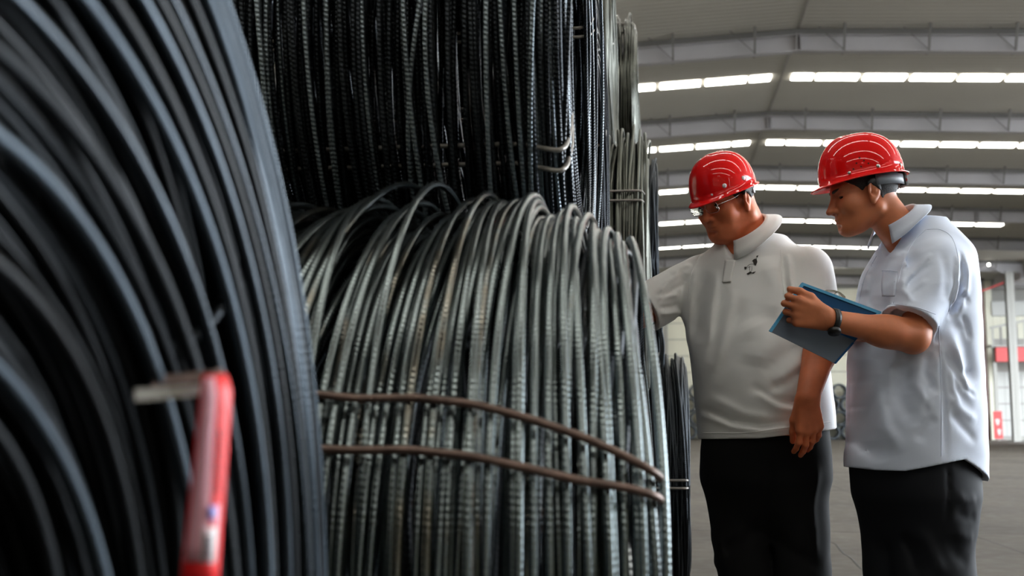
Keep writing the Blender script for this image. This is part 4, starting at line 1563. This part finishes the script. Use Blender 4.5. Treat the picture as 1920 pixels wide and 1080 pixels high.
    seam(P, bvh, [(1312, 478), (1296, 515), (1289, 560)], 'armhole_seam', M['polo'], polo, 0.0014, 0.0006)

    # small embroidered mark on the chest
    def blob(pts, mat, off=0.0022):
        c = np.mean(pts, 0)
        ring_ = [project(bvh, a, b_, off) for a, b_ in pts]
        ctr = project(bvh, c[0], c[1], off + 0.0006)
        V = [ctr] + ring_
        n = len(pts)
        P.add('emblem', V, [(0, 1 + i, 1 + (i + 1) % n) for i in range(n)], mat, polo)
    q = lambda x, y: (1380 + x * 70 / 1080, 460 + y * 70 / 1080)
    blob([q(*t) for t in ((470, 460), (530, 400), (600, 400), (622, 490), (575, 600), (520, 565), (500, 490))], M['emblem'])
    blob([q(*t) for t in ((585, 320), (655, 295), (615, 370))], M['emblem'])
    blob([q(*t) for t in ((245, 630), (300, 625), (318, 660), (275, 712), (245, 680))], M['emblem'])
    blob([q(*t) for t in ((305, 830), (420, 760), (470, 795), (585, 755), (520, 825), (440, 815), (350, 860))], M['emblem'])
    for line in (((500, 545), (420, 548), (350, 590), (310, 640)), ((400, 620), (395, 700), (415, 770)), ((460, 600), (462, 690), (440, 770)), ((570, 410), (600, 360)), ((340, 640), (420, 615))):
        seam(P, bvh, [q(*t) for t in line], 'emblem', M['emblem'], polo, 0.0006, 0.001, 14)

    # -- trousers
    tz = [zA(1010), zA(960), zA(900), zA(850), zA(800), zA(760)]
    pelvis = loft_field(tz, [jA(c, 880)[0] for c in (1437, 1437, 1435, 1435, 1436, 1436)], DA - 0.005, [0.03, 0.13, 0.194, 0.204, 0.200, 0.195], [0.03, 0.10, 0.150, 0.160, 0.156, 0.150], -math.radians(14), 2.3)
    hR, kR = jA(1380, 905, 0.03), jA(1399, 1072, 0.02)
    hL, kL = jA(1490, 905, -0.03), jA(1505, 1072, -0.04)
    aR = np.array((kR[0] + 0.01, DA + 0.06, 0.10)); aL = np.array((kL[0] + 0.01, DA - 0.01, 0.10))
    TS = fold_field([([(1437, 985), (1400, 1020), (1360, 1040)], 12, -0.005), ([(1450, 1000), (1490, 1040), (1545, 1060)], 12, -0.005), ([(1530, 870), (1520, 950), (1530, 1060)], 8, 0.006), ([(1352, 1000), (1365, 1050), (1350, 1080)], 8, 0.005),
                     ([(1440, 860), (1438, 930), (1438, 985)], 6, -0.005), ([(1500, 960), (1515, 1010), (1505, 1078)], 9, -0.004)], DA - 0.12)

    def trous(Q):
        d = pelvis(Q)
        lr = smin(rc(Q, hR, kR, 0.107, 0.083), rc(Q, kR, aR, 0.083, 0.078), 0.03)
        ll = smin(rc(Q, hL, kL, 0.107, 0.083), rc(Q, kL, aL, 0.083, 0.078), 0.03)
        leg = np.minimum(lr, ll)
        d = smin(d, leg, 0.045)
        d = d - TS(Q) + 0.002 * np.sin(Q[:, 2] * 26 + Q[:, 0] * 15)
        return np.maximum(np.maximum(d, 0.035 - Q[:, 2]), Q[:, 2] - zA(765))
    V, F = polygonize(trous, (base[0] - 0.30, DA - 0.25, 0.0), (base[0] + 0.30, DA + 0.28, zA(750)), 0.0065, 2)
    P.add('trousers', V, F, M['trouser_a'], label='loose black trousers')
    for a in (aR, aL):
        def shoe(Q, a=a):
            d = rc(Q, (a[0] - 0.01, a[1] + 0.03, 0.055), (a[0] - 0.07, a[1] - 0.15, 0.038), 0.048, 0.040)
            d = smin(d, rc(Q, a, (a[0] - 0.01, a[1], 0.06), 0.045, 0.05), 0.03)
            return np.maximum(d, 0.004 - Q[:, 2])
        V, F = polygonize(shoe, (a[0] - 0.16, a[1] - 0.24, -0.02), (a[0] + 0.10, a[1] + 0.12, 0.18), 0.006, 1)
        P.add('shoe', V, F, M['shoe'])
    face_parts(P, HC, HR, HS, head, 1.0, M['skin_a'])
    # -- spectacles
    g = P.root
    to = lambda q: HC + HR @ (np.asarray(q, float) * HS)
    rims = []
    for s in (1, -1):
        t = np.linspace(0, 2 * np.pi, 40, endpoint=False)
        ex = 0.026 * np.sign(np.cos(t)) * np.abs(np.cos(t)) ** 0.6
        ez = 0.017 * np.sign(np.sin(t)) * np.abs(np.sin(t)) ** 0.6
        ring_ = [to((0.113 - 0.16 * abs(y_) ** 1.0 * 0.25 - 0.004 * (z < 0), y_, 0.004 + z)) for y_, z in zip(s * (0.034 + ex), ez)]
        rims.append(tube(ring_, 0.0011, 6, closed=True))
        c = np.mean(ring_, 0)
        Vl = [c] + ring_
        o = P.add('spectacle_lens', Vl, [(0, 1 + i, 1 + (i + 1) % 40) for i in range(40)], M['lens'])
        md = o.modifiers.new('thickness', 'SOLIDIFY'); md.thickness = 0.0012
        rims.append(tube(smooth_path([to((0.108, s * 0.061, 0.010)), to((0.096, s * 0.076, 0.012)), to((0.05, s * 0.083, 0.016)), to((0.0, s * 0.086, 0.024)), to((-0.016, s * 0.085, 0.012))], 30), 0.0015, 6))
    rims.append(tube(smooth_path([to((0.111, 0.009, 0.006)), to((0.116, 0, 0.010)), to((0.111, -0.009, 0.006))], 10), 0.0012, 6))
    V, F, u = join(rims)
    P.add('spectacle_frame', V, F, M['metal'])
    helmet('a', HC, HR, 0.95, 'red safety helmet with white rivets on the man in the polo shirt', M['rivet_white'],
           [(52, 0.21, 0.0078), (88, 0.22, 0.0078), (-62, 0.14, 0.0062), (-97, 0.13, 0.0062), (150, 0.16, 0.0055), (-150, 0.16, 0.0055), (28, 0.10, 0.004)], [], M['headband_pale'], (118, 242, 0.036, 0.008, 0.106, 0.088), False)
    return P


def face_parts(P, HC, HR, HS, head, fat, skin):
    """Eyes, brows and short hair as parts of the figure."""
    to = lambda q: HC + (np.asarray(q, float) * HS) @ HR.T
    for s in (1, -1):
        n, m = 16, 10
        V = []
        for i in range(m + 1):
            e = math.pi * i / m
            for j in range(n):
                t = 2 * math.pi * j / n
                V.append((0.0775 + 0.0118 * math.sin(e) * math.cos(t), s * 0.031 + 0.0118 * math.sin(e) * math.sin(t), 0.008 + 0.0108 * math.cos(e)))
        F = [(i * n + j, (i + 1) * n + j, (i + 1) * n + (j + 1) % n, i * n + (j + 1) % n) for i in range(m) for j in range(n)]
        P.add('eye', to(V), F, M['iris'])
        def brow(Q, s=s):
            q = ((Q - HC.astype(f32)) @ HR.astype(f32)) / HS
            c = rc(q, (0.098, s * 0.014, 0.027), (0.082, s * 0.050, 0.032), 0.0055, 0.0035)
            return np.maximum(np.maximum(c, head(q) - 0.0014), -(head(q) + 0.003)) * HS
        c = to((0.088, s * 0.032, 0.03))
        V, F = polygonize(brow, c - 0.05, c + 0.05, 0.0022, 1)
        if len(F):
            P.add('eyebrow', V, F, M['hair'])

    def hair(Q):
        q = ((Q - HC.astype(f32)) @ HR.astype(f32)) / HS
        d = ell(q, (-0.008, 0, 0.045), (0.102, 0.0815 + 0.003 * fat, 0.094))
        hd = head(q)
        shell = np.maximum(np.minimum(d, hd - 0.003), -(hd + 0.004))
        ay = np.abs(q[:, 1])
        x, z = q[:, 0], q[:, 2]
        line = np.interp(x, [-0.12, -0.085, -0.05, -0.028, -0.018, 0.012, 0.03, 0.045, 0.09], [-0.040, -0.046, -0.044, -0.030, -0.004, 0.024, 0.008, 0.026, 0.062]).astype(f32)
        k = np.maximum(shell, (line - z) * 0.8)
        return np.maximum(k, z - 0.10) * HS
    V, F = polygonize(hair, HC - 0.16, HC + 0.16, 0.0035, 1)
    P.add('hair', V, F, M['hair'], label='short cropped black hair')


man_a = build_man_a()


# ================================================================== THE MAN IN THE PALE BLUE SHIRT (right)
DB = 3.41
jB = lambda px, py, dy=0.0: J(px, py, DB + dy)


def zB(py):
    return J(1715, py, DB)[2]


def build_man_b():
    base = np.array([J(1720, 1000, DB)[0], DB, 0.0])
    P = Person(base, 'man in pale blue short-sleeved shirt holding the blue folder')
    HS = 1.0
    HC = jB(1622, 368, 0.0)
    HR = frame(88, 11)
    head = head_field(0.15)
    psi = math.radians(65)
    st = [(925, 1716, 0.200, 0.184, 0.0), (870, 1715, 0.200, 0.186, 0.0), (800, 1715, 0.198, 0.186, 0.0), (740, 1714, 0.196, 0.182, 0.0), (680, 1714, 0.194, 0.178, 0.0), (620, 1716, 0.192, 0.166, 0.0),
          (560, 1719, 0.190, 0.152, 0.0), (510, 1722, 0.184, 0.138, 0.0), (475, 1730, 0.166, 0.118, 0.0), (450, 1730, 0.130, 0.098, 0.0), (425, 1724, 0.094, 0.080, 0.0), (405, 1720, 0.075, 0.068, 0.0)]
    zs = [zB(s[0]) for s in st]
    cx = [jB(s[1], s[0])[0] for s in st]
    cy = [DB + s[4] for s in st]
    aa = [s[2] for s in st]; bb = [s[3] for s in st]
    torso = loft_field(zs, cx, cy, aa, bb, -psi, 2.3)
    core = loft_field(zs, cx, cy, [v * 0.82 for v in aa], [v * 0.78 for v in bb], -psi, 2.2)
    shL, elL, wrL = jB(1755, 496, -0.13), jB(1712, 632, -0.215), jB(1550, 598, -0.275)
    shR, elR, wrR = jB(1700, 500, 0.13), jB(1700, 660, 0.20), jB(1640, 640, 0.02)
    hand1, hp1 = hand_field(wrL, jB(1488, 582, -0.285) - wrL, np.array((0.10, 1.0, 0.20)), 1.0, 1.0,
                            [(38, 62, 40), (46, 66, 40), (54, 66, 40), (60, 66, 40)], 0.03, ((0.80, 0.55, 0.10), (0.98, 0.25, 0.15), (0.95, -0.05, 0.35)))
    # keep the thumb on the upper side
    d0 = jB(1488, 582, -0.285) - wrL
    if np.cross(d0, (0.10, 1.0, 0.20))[2] < 0:
        hand1, hp1 = hand_field(wrL, d0, np.array((0.10, 1.0, 0.20)), -1.0, 1.0,
                                [(38, 62, 40), (46, 66, 40), (54, 66, 40), (60, 66, 40)], 0.03, ((0.80, 0.55, 0.10), (0.98, 0.25, 0.15), (0.95, -0.05, 0.35)))
    hand2, hp2 = hand_field(wrR, jB(1580, 620, -0.08) - wrR, np.array((0.0, -0.3, 1.0)), 1.0, 1.0, [(20, 30, 20)] * 4, 0.04)

    def body(Q):
        d = core(Q)
        d = np.maximum(np.maximum(d, zB(900) - Q[:, 2]), Q[:, 2] - zB(436))
        hq = ((Q - HC.astype(f32)) @ HR.astype(f32)) / HS
        m = np.linalg.norm(hq, axis=1) < 0.26
        neck = rc(Q, HC + HR @ np.array((-0.034, 0, -0.030)), jB(1703, 456, 0.0), 0.056, 0.059)
        d = smin(d, neck, 0.03)
        if m.any():
            hd = head(hq[m]) * HS
            d[m] = smin(d[m], hd, 0.018)
        d = smin(d, smin(rc(Q, shL, elL, 0.055, 0.043), rc(Q, elL, wrL, 0.045, 0.0275), 0.02), 0.03)
        d = smin(d, smin(rc(Q, shR, elR, 0.052, 0.042), rc(Q, elR, wrR, 0.043, 0.028), 0.02), 0.03)
        # fuller forearm near the elbow
        d = smin(d, ell(Q, elL + 0.30 * (wrL - elL), (0.062, 0.042, 0.042)), 0.03)
        d = hand1(Q, d)
        d = hand2(Q, d)
        return d
    allp = np.concatenate([hp1, hp2, [shL, shR, elL, elR, HC + (0, 0, 0.16), HC - (0.14, 0.14, 0), jB(1715, 905, -0.2), jB(1840, 905, 0.2)]])
    V, F = polygonize(body, allp.min(0) - 0.07, allp.max(0) + 0.07, 0.0032, 1)
    P.add('body', V, F, M['skin_b'], label='skin of face, neck and forearms')

    S = [
        ([(1745, 600), (1756, 680), (1764, 760), (1766, 865)], 5, -0.004),
        ([(1690, 450), (1672, 500), (1664, 560), (1670, 590)], 8, -0.007), ([(1702, 455), (1690, 500), (1676, 560)], 8, 0.006), ([(1720, 470), (1706, 520), (1692, 570)], 10, -0.004),
        ([(1795, 470), (1802, 520), (1790, 570), (1772, 600)], 6, -0.008), ([(1786, 480), (1790, 530), (1776, 585)], 6, 0.006), ([(1810, 490), (1812, 540), (1795, 585)], 7, 0.006),
        ([(1772, 590), (1790, 570), (1812, 548)], 7, -0.006), ([(1775, 600), (1800, 620), (1815, 680), (1830, 720)], 14, -0.007), ([(1770, 620), (1790, 660), (1800, 720), (1838, 760)], 12, 0.006),
        ([(1768, 660), (1795, 700), (1830, 700)], 9, -0.005), ([(1770, 740), (1800, 770), (1836, 790)], 9, 0.004), ([(1772, 770), (1800, 800), (1834, 830)], 9, -0.004),
        ([(1740, 660), (1730, 700), (1752, 740)], 8, -0.006), ([(1725, 670), (1712, 720), (1740, 770)], 9, 0.005), ([(1700, 680), (1690, 740), (1712, 800)], 14, -0.006), ([(1660, 670), (1652, 720), (1664, 800), (1690, 850)], 12, 0.007),
        ([(1640, 670), (1634, 740), (1640, 830), (1660, 870)], 14, -0.008), ([(1612, 690), (1612, 760), (1606, 850)], 14, 0.005), ([(1600, 760), (1625, 765), (1650, 760)], 4, -0.002),
        ([(1748, 780), (1730, 800), (1715, 830)], 9, -0.004), ([(1750, 640), (1756, 660), (1750, 700)], 6, 0.005),
        ([(1640, 480), (1622, 520), (1612, 580)], 10, -0.005), ([(1630, 490), (1640, 540), (1650, 600)], 12, 0.004), ([(1655, 530), (1648, 560), (1660, 600)], 9, -0.004),
        ([(1680, 520), (1674, 545), (1690, 575)], 6, 0.005),
        ([(1730, 450), (1750, 500), (1758, 560)], 26, 0.005),
    ]
    S += [([(1692, 525), (1716, 500), (1738, 478)], 4, 0.0035), ([(1684, 546), (1708, 522), (1736, 497)], 4, -0.0035), ([(1678, 562), (1700, 545), (1722, 528)], 4, 0.003),
          ([(1698, 470), (1690, 492), (1682, 520)], 4, -0.004), ([(1712, 462), (1704, 480), (1696, 505)], 4, 0.0035), ([(1782, 500), (1783, 540), (1772, 585)], 4, 0.004), ([(1790, 490), (1792, 535), (1782, 580)], 4, -0.005),
          ([(1800, 500), (1802, 545), (1790, 580)], 4, 0.004), ([(1790, 566), (1806, 556), (1814, 562), (1804, 572)], 5, -0.004), ([(1800, 590), (1812, 606), (1822, 640)], 6, -0.004),
          ([(1755, 470), (1758, 520), (1752, 570)], 10, -0.003), ([(1780, 640), (1800, 690), (1812, 740)], 6, 0.004), ([(1786, 700), (1806, 730), (1834, 745)], 5, -0.004),
          ([(1775, 690), (1780, 730), (1796, 760)], 5, 0.003), ([(1745, 720), (1732, 740), (1728, 780)], 6, -0.003), ([(1690, 640), (1672, 690), (1670, 760)], 8, 0.004), ([(1626, 660), (1620, 720), (1626, 800)], 9, -0.004)]
    folds = fold_field(S, DB - 0.17)
    hem_x = [jB(q, 880)[0] for q in (1570, 1588, 1620, 1660, 1705, 1745, 1765, 1785, 1815, 1842)]
    hem_z = [jB(q, w, -0.05)[2] for q, w in ((1588, 877), (1588, 877), (1620, 880), (1660, 880), (1705, 870), (1745, 862), (1765, 859), (1785, 870), (1815, 888), (1842, 906))]
    capL = (shL + np.array((0.004, 0, 0.0)), jB(1706, 602, -0.205))
    capR = (shR, jB(1702, 610, 0.18))

    def shirt(Q):
        d = torso(Q)
        d = np.maximum(d, Q[:, 2] - zB(412))
        arms = []
        for which, (a, b_) in (('l', capL), ('r', capR)):
            ax = (b_ - a) / np.linalg.norm(b_ - a)
            cut = (Q - b_.astype(f32)) @ ax.astype(f32)
            if which == 'l':      # the open cuff hangs lower at its back
                cut = cut + 0.10 * (Q[:, 0] - b_[0]) - 0.006
            s_ = rc(Q, a, b_ + ax * 0.03, 0.078, 0.078)
            inner = np.maximum(rc(Q, a, b_ + ax * 0.10, 0.050, 0.055), -cut - 0.022)
            arms.append(np.maximum(np.maximum(s_, cut), -inner))
        d = smin(d, arms[0], 0.03)
        d = smin(d, arms[1], 0.03)
        front = np.clip((DB + 0.10 - Q[:, 1]) / 0.06, 0, 1)
        d = d - folds(Q) * front
        d = d + 0.0012 * np.sin(Q[:, 0] * 31 + 3 * np.sin(Q[:, 2] * 15)) * np.sin(Q[:, 2] * 23 + 1)
        hz = np.interp(Q[:, 0], hem_x, hem_z).astype(f32)
        d = np.maximum(d, hz - Q[:, 2])
        d = np.maximum(d, -np.maximum(torso(Q) + 0.018, Q[:, 2] - hz - 0.05))
        nk = rc(Q, jB(1660, 462, -0.03), jB(1692, 415, 0.0), 0.030, 0.060)
        return np.maximum(d, -nk)
    lo = np.array([jB(1570, 600)[0], DB - 0.36, zB(925)]); hi = np.array([jB(1860, 600)[0], DB + 0.34, zB(400)])
    V, F = polygonize(shirt, lo, hi, 0.0038, 1)
    sh = P.add('shirt', V, F, M['shirt'], label='pale blue short-sleeved button shirt')
    bvh = BVHTree.FromPolygons([tuple(v) for v in V], [tuple(int(i) for i in q) for q in F])
    fr_ = frame(72, 36)
    C = jB(1690, 427, 0.0)
    Vc, Fc = collar_mesh(C, fr_[:, 0], fr_[:, 1], fr_[:, 2], 0.060, 0.036, 0.032, 0.022, 31, tip=0.018, rf=1.02)
    o = P.add('collar', Vc, Fc, M['shirt'], sh)
    md = o.modifiers.new('thickness', 'SOLIDIFY'); md.thickness = 0.0028
    patch(P, bvh, [(1655, 1683, 508), (1652, 1680, 535), (1654, 1678, 556)], 'pocket', M['shirt'], sh, 0.0005, 0.0008)
    seam(P, bvh, [(1655, 508), (1670, 508), (1684, 510)], 'pocket_edge', M['shirt'], sh, 0.0012, 0.003, 12)
    seam(P, bvh, [(1760, 612), (1763, 680), (1765, 760), (1765, 856)], 'side_seam', M['shirt'], sh, 0.0016, 0.0004)
    seam(P, bvh, [(1738, 430), (1764, 431), (1785, 446), (1796, 480), (1797, 515), (1789, 550), (1776, 590)], 'armhole_seam', M['shirt'], sh, 0.0010, 0.0004)
    seam(P, bvh, [(1736, 430), (1712, 455), (1694, 492), (1684, 530)], 'armhole_seam', M['shirt'], sh, 0.0010, 0.0004)
    seam(P, bvh, [(1644, 480), (1622, 520), (1610, 570)], 'placket_seam', M['shirt'], sh, 0.0013, 0.0004)
    seam(P, bvh, [(1667, 570), (1690, 572), (1720, 577), (1754, 589)], 'cuff_seam', M['shirt'], sh, 0.0010, 0.0004)
    for (a, c) in ((1619, 532), (1637, 497)):
        p = project(bvh, a, c, 0.001)
        if p is not None:
            v, f, u = tube([p + np.array((0, -0.002, 0)), p + np.array((0, 0.001, 0))], 0.005, 12)
            v = np.concatenate([v, [v[:12].mean(0)]])
            f = np.concatenate([f, [(24, (i + 1) % 12, i, i) for i in range(12)]])
            P.add('button', v, f[:12], M['shirt'], sh)

    # -- trousers
    tz = [zB(1060), zB(1000), zB(930), zB(880), zB(840)]
    pelvis = loft_field(tz, [jB(c, 900)[0] for c in (1718, 1718, 1716, 1715, 1715)], DB, [0.05, 0.14, 0.180, 0.182, 0.178], [0.05, 0.12, 0.164, 0.168, 0.160], -math.radians(60), 2.3)
    hR, kR = jB(1683, 930, 0.07), jB(1694, 1082, 0.06)
    hL, kL = jB(1745, 930, -0.05), jB(1750, 1082, -0.05)
    aR = np.array((kR[0] + 0.02, DB + 0.09, 0.10)); aL = np.array((kL[0] + 0.05, DB - 0.05, 0.10))
    TS = fold_field([([(1768, 870), (1768, 920), (1764, 980)], 4, -0.004), ([(1778, 925), (1805, 940), (1830, 934)], 9, 0.003), ([(1780, 955), (1810, 972), (1830, 966)], 9, -0.003), ([(1776, 990), (1808, 1008), (1828, 1008)], 10, 0.003),
                     ([(1720, 990), (1740, 1030), (1760, 1080)], 12, 0.006), ([(1770, 1000), (1790, 1040), (1815, 1060)], 12, -0.003), ([(1700, 1000), (1716, 1040), (1722, 1080)], 8, -0.008)], DB - 0.14)

    def trous(Q):
        d = pelvis(Q)
        lr = smin(rc(Q, hR, kR, 0.118, 0.108), rc(Q, kR, aR, 0.108, 0.085), 0.03)
        ll = smin(rc(Q, hL, kL, 0.122, 0.112), rc(Q, kL, aL, 0.112, 0.088), 0.03)
        leg = np.minimum(lr, ll)
        d = smin(d, leg, 0.045)
        d = d - TS(Q) + 0.002 * np.sin(Q[:, 2] * 26 + Q[:, 0] * 15)
        return np.maximum(np.maximum(d, 0.035 - Q[:, 2]), Q[:, 2] - zB(845))
    V, F = polygonize(trous, (base[0] - 0.32, DB - 0.28, 0.0), (base[0] + 0.32, DB + 0.30, zB(835)), 0.0065, 2)
    P.add('trousers', V, F, M['trouser_b'], label='dark navy-black trousers')
    for a in (aR, aL):
        def shoe(Q, a=a):
            d = rc(Q, (a[0] + 0.04, a[1] + 0.01, 0.055), (a[0] - 0.16, a[1] - 0.05, 0.038), 0.046, 0.038)
            d = smin(d, rc(Q, a, (a[0], a[1], 0.06), 0.045, 0.05), 0.03)
            return np.maximum(d, 0.004 - Q[:, 2])
        V, F = polygonize(shoe, (a[0] - 0.25, a[1] - 0.16, -0.02), (a[0] + 0.13, a[1] + 0.12, 0.18), 0.006, 1)
        P.add('shoe', V, F, M['shoe'])
    face_parts(P, HC, HR, HS, head, 0.15, M['skin_b'])
    # -- wrist watch
    ax = (wrL - elL) / np.linalg.norm(wrL - elL)
    c = wrL - ax * 0.020
    e1 = np.cross(ax, (0, 1, 0)); e1 /= np.linalg.norm(e1); e2 = np.cross(ax, e1)
    V, F = [], []
    n = 28
    for i in range(n):
        t = 2 * math.pi * i / n
        for (o_, r) in ((-0.009, 0.0305), (-0.008, 0.0335), (0.008, 0.0335), (0.009, 0.0305)):
            V.append(c + ax * o_ + (e1 * math.cos(t) + e2 * math.sin(t)) * r)
    F = [(i * 4 + j, ((i + 1) % n) * 4 + j, ((i + 1) % n) * 4 + (j + 1) % 4, i * 4 + (j + 1) % 4) for i in range(n) for j in range(4)]
    P.add('watch_strap', V, F, M['black_plastic'])
    down = np.array((0, -0.45, -1.0)); down -= ax * (down @ ax); down /= np.linalg.norm(down)
    sd = np.cross(ax, down)
    p0 = c + down * 0.031
    V, n = [], 20
    for (hh, r) in ((0, 0.018), (0.007, 0.0185), (0.0105, 0.0165), (0.0105, 0.0)):
        for i in range(n):
            t = 2 * math.pi * i / n
            V.append(p0 + down * hh + (ax * math.cos(t) + sd * math.sin(t)) * r)
    F = [(a * n + i, a * n + (i + 1) % n, (a + 1) * n + (i + 1) % n, (a + 1) * n + i) for a in range(3) for i in range(n)]
    P.add('watch_case', V, F, M['black_plastic'])
    hl = [(399 - 0, 0)]
    helmet('b', HC + np.array((0, 0, 0.011)), frame(88, 8), 1.03, 'red safety helmet with metal rivets and grey headband on the man in blue', M['rivet_metal'],
           [(58, 0.10, 0.0052), (96, 0.115, 0.0060), (140, 0.13, 0.0055), (-58, 0.10, 0.0052), (-96, 0.115, 0.0060), (-140, 0.13, 0.0055)],
           [(74, 0.36), (79, 0.28), (69, 0.26), (84, 0.20), (74, 0.17), (64, 0.155)], M['headband'], (92, 268, 0.034, 0.004, 0.113, 0.090), True)
    return P


man_b = build_man_b()


# ================================================================== THE BLUE FOLDER
def folder():
    c4 = {'tl': jB(1503, 531, -0.215), 'tr': jB(1651, 586, -0.205), 'br': jB(1566, 682, -0.215), 'bl': jB(1442, 621, -0.23)}
    o = c4['bl']
    root = empty('folder', tuple(rotz(YAW) @ o), 'blue plastic clip folder with pale edge held open in front of the blue shirt', 'folder', rz=YAW)
    tl, tr, br, bl = [c4[k] - o for k in ('tl', 'tr', 'br', 'bl')]
    nr = np.cross(tr - bl, tl - br); nr /= np.linalg.norm(nr)
    if nr[1] > 0:
        nr = -nr           # towards the camera

    def at(u, v, off=0.0):      # u along the top edge, v from top to bottom
        return (tl * (1 - u) * (1 - v) + tr * u * (1 - v) + bl * (1 - u) * v + br * u * v) + nr * off

    def slab(name, u0, u1, v0, v1, off, th, mat, cuts=0.0):
        pts = [(u0 + cuts, v0), (u1 - cuts, v0), (u1, v0 + cuts), (u1, v1 - cuts), (u1 - cuts, v1), (u0 + cuts, v1), (u0, v1 - cuts), (u0, v0 + cuts)] if cuts else [(u0, v0), (u1, v0), (u1, v1), (u0, v1)]
        n = len(pts)
        mb = MB()
        mb.v = [tuple(at(u, v, off)) for u, v in pts] + [tuple(at(u, v, off - th)) for u, v in pts]
        mb.f = [tuple(range(n)), tuple(range(2 * n - 1, n - 1, -1))] + [(i, n + i, n + (i + 1) % n, (i + 1) % n) for i in range(n)]
        return mb.build(name, mat, root)
    slab('cover', 0, 1, 0, 0.66, 0.0, 0.004, M['folder_blue'], 0.02)
    slab('grey_flap', 0.03, 0.985, 0.56, 1.0, 0.003, 0.003, M['folder_grey'])
    slab('left_edge', -0.005, 0.035, 0.0, 1.0, 0.0042, 0.006, M['folder_rim'])
    slab('top_edge', 0.0, 1.0, -0.012, 0.035, 0.0042, 0.006, M['folder_rim'])
    slab('right_edge', 0.965, 1.005, 0.0, 0.30, 0.0042, 0.006, M['folder_rim'])
    slab('spine_edge', 0.975, 1.005, 0.60, 1.0, 0.0042, 0.006, M['folder_blue'])
    # spring clip on the top edge
    cl = MB()
    a, b_ = at(0.33, -0.02, 0.0), at(0.45, -0.02, 0.0)
    for k in range(6):
        t = k / 5
        p = at(0.30 + 0.20 * t, -0.03 - 0.05 * math.sin(t * 2.6), -0.006)
        q = at(0.30 + 0.20 * (t + 0.2), -0.03 - 0.05 * math.sin((t + 0.2) * 2.6), -0.006)
        cl.bar(p, q, 0.012, 0.004)
    cl.bar(at(0.40, 0.0, -0.006), at(0.43, -0.07, -0.006), 0.012, 0.003)
    cl.build('spring_clip', M['metal'], root)


folder()
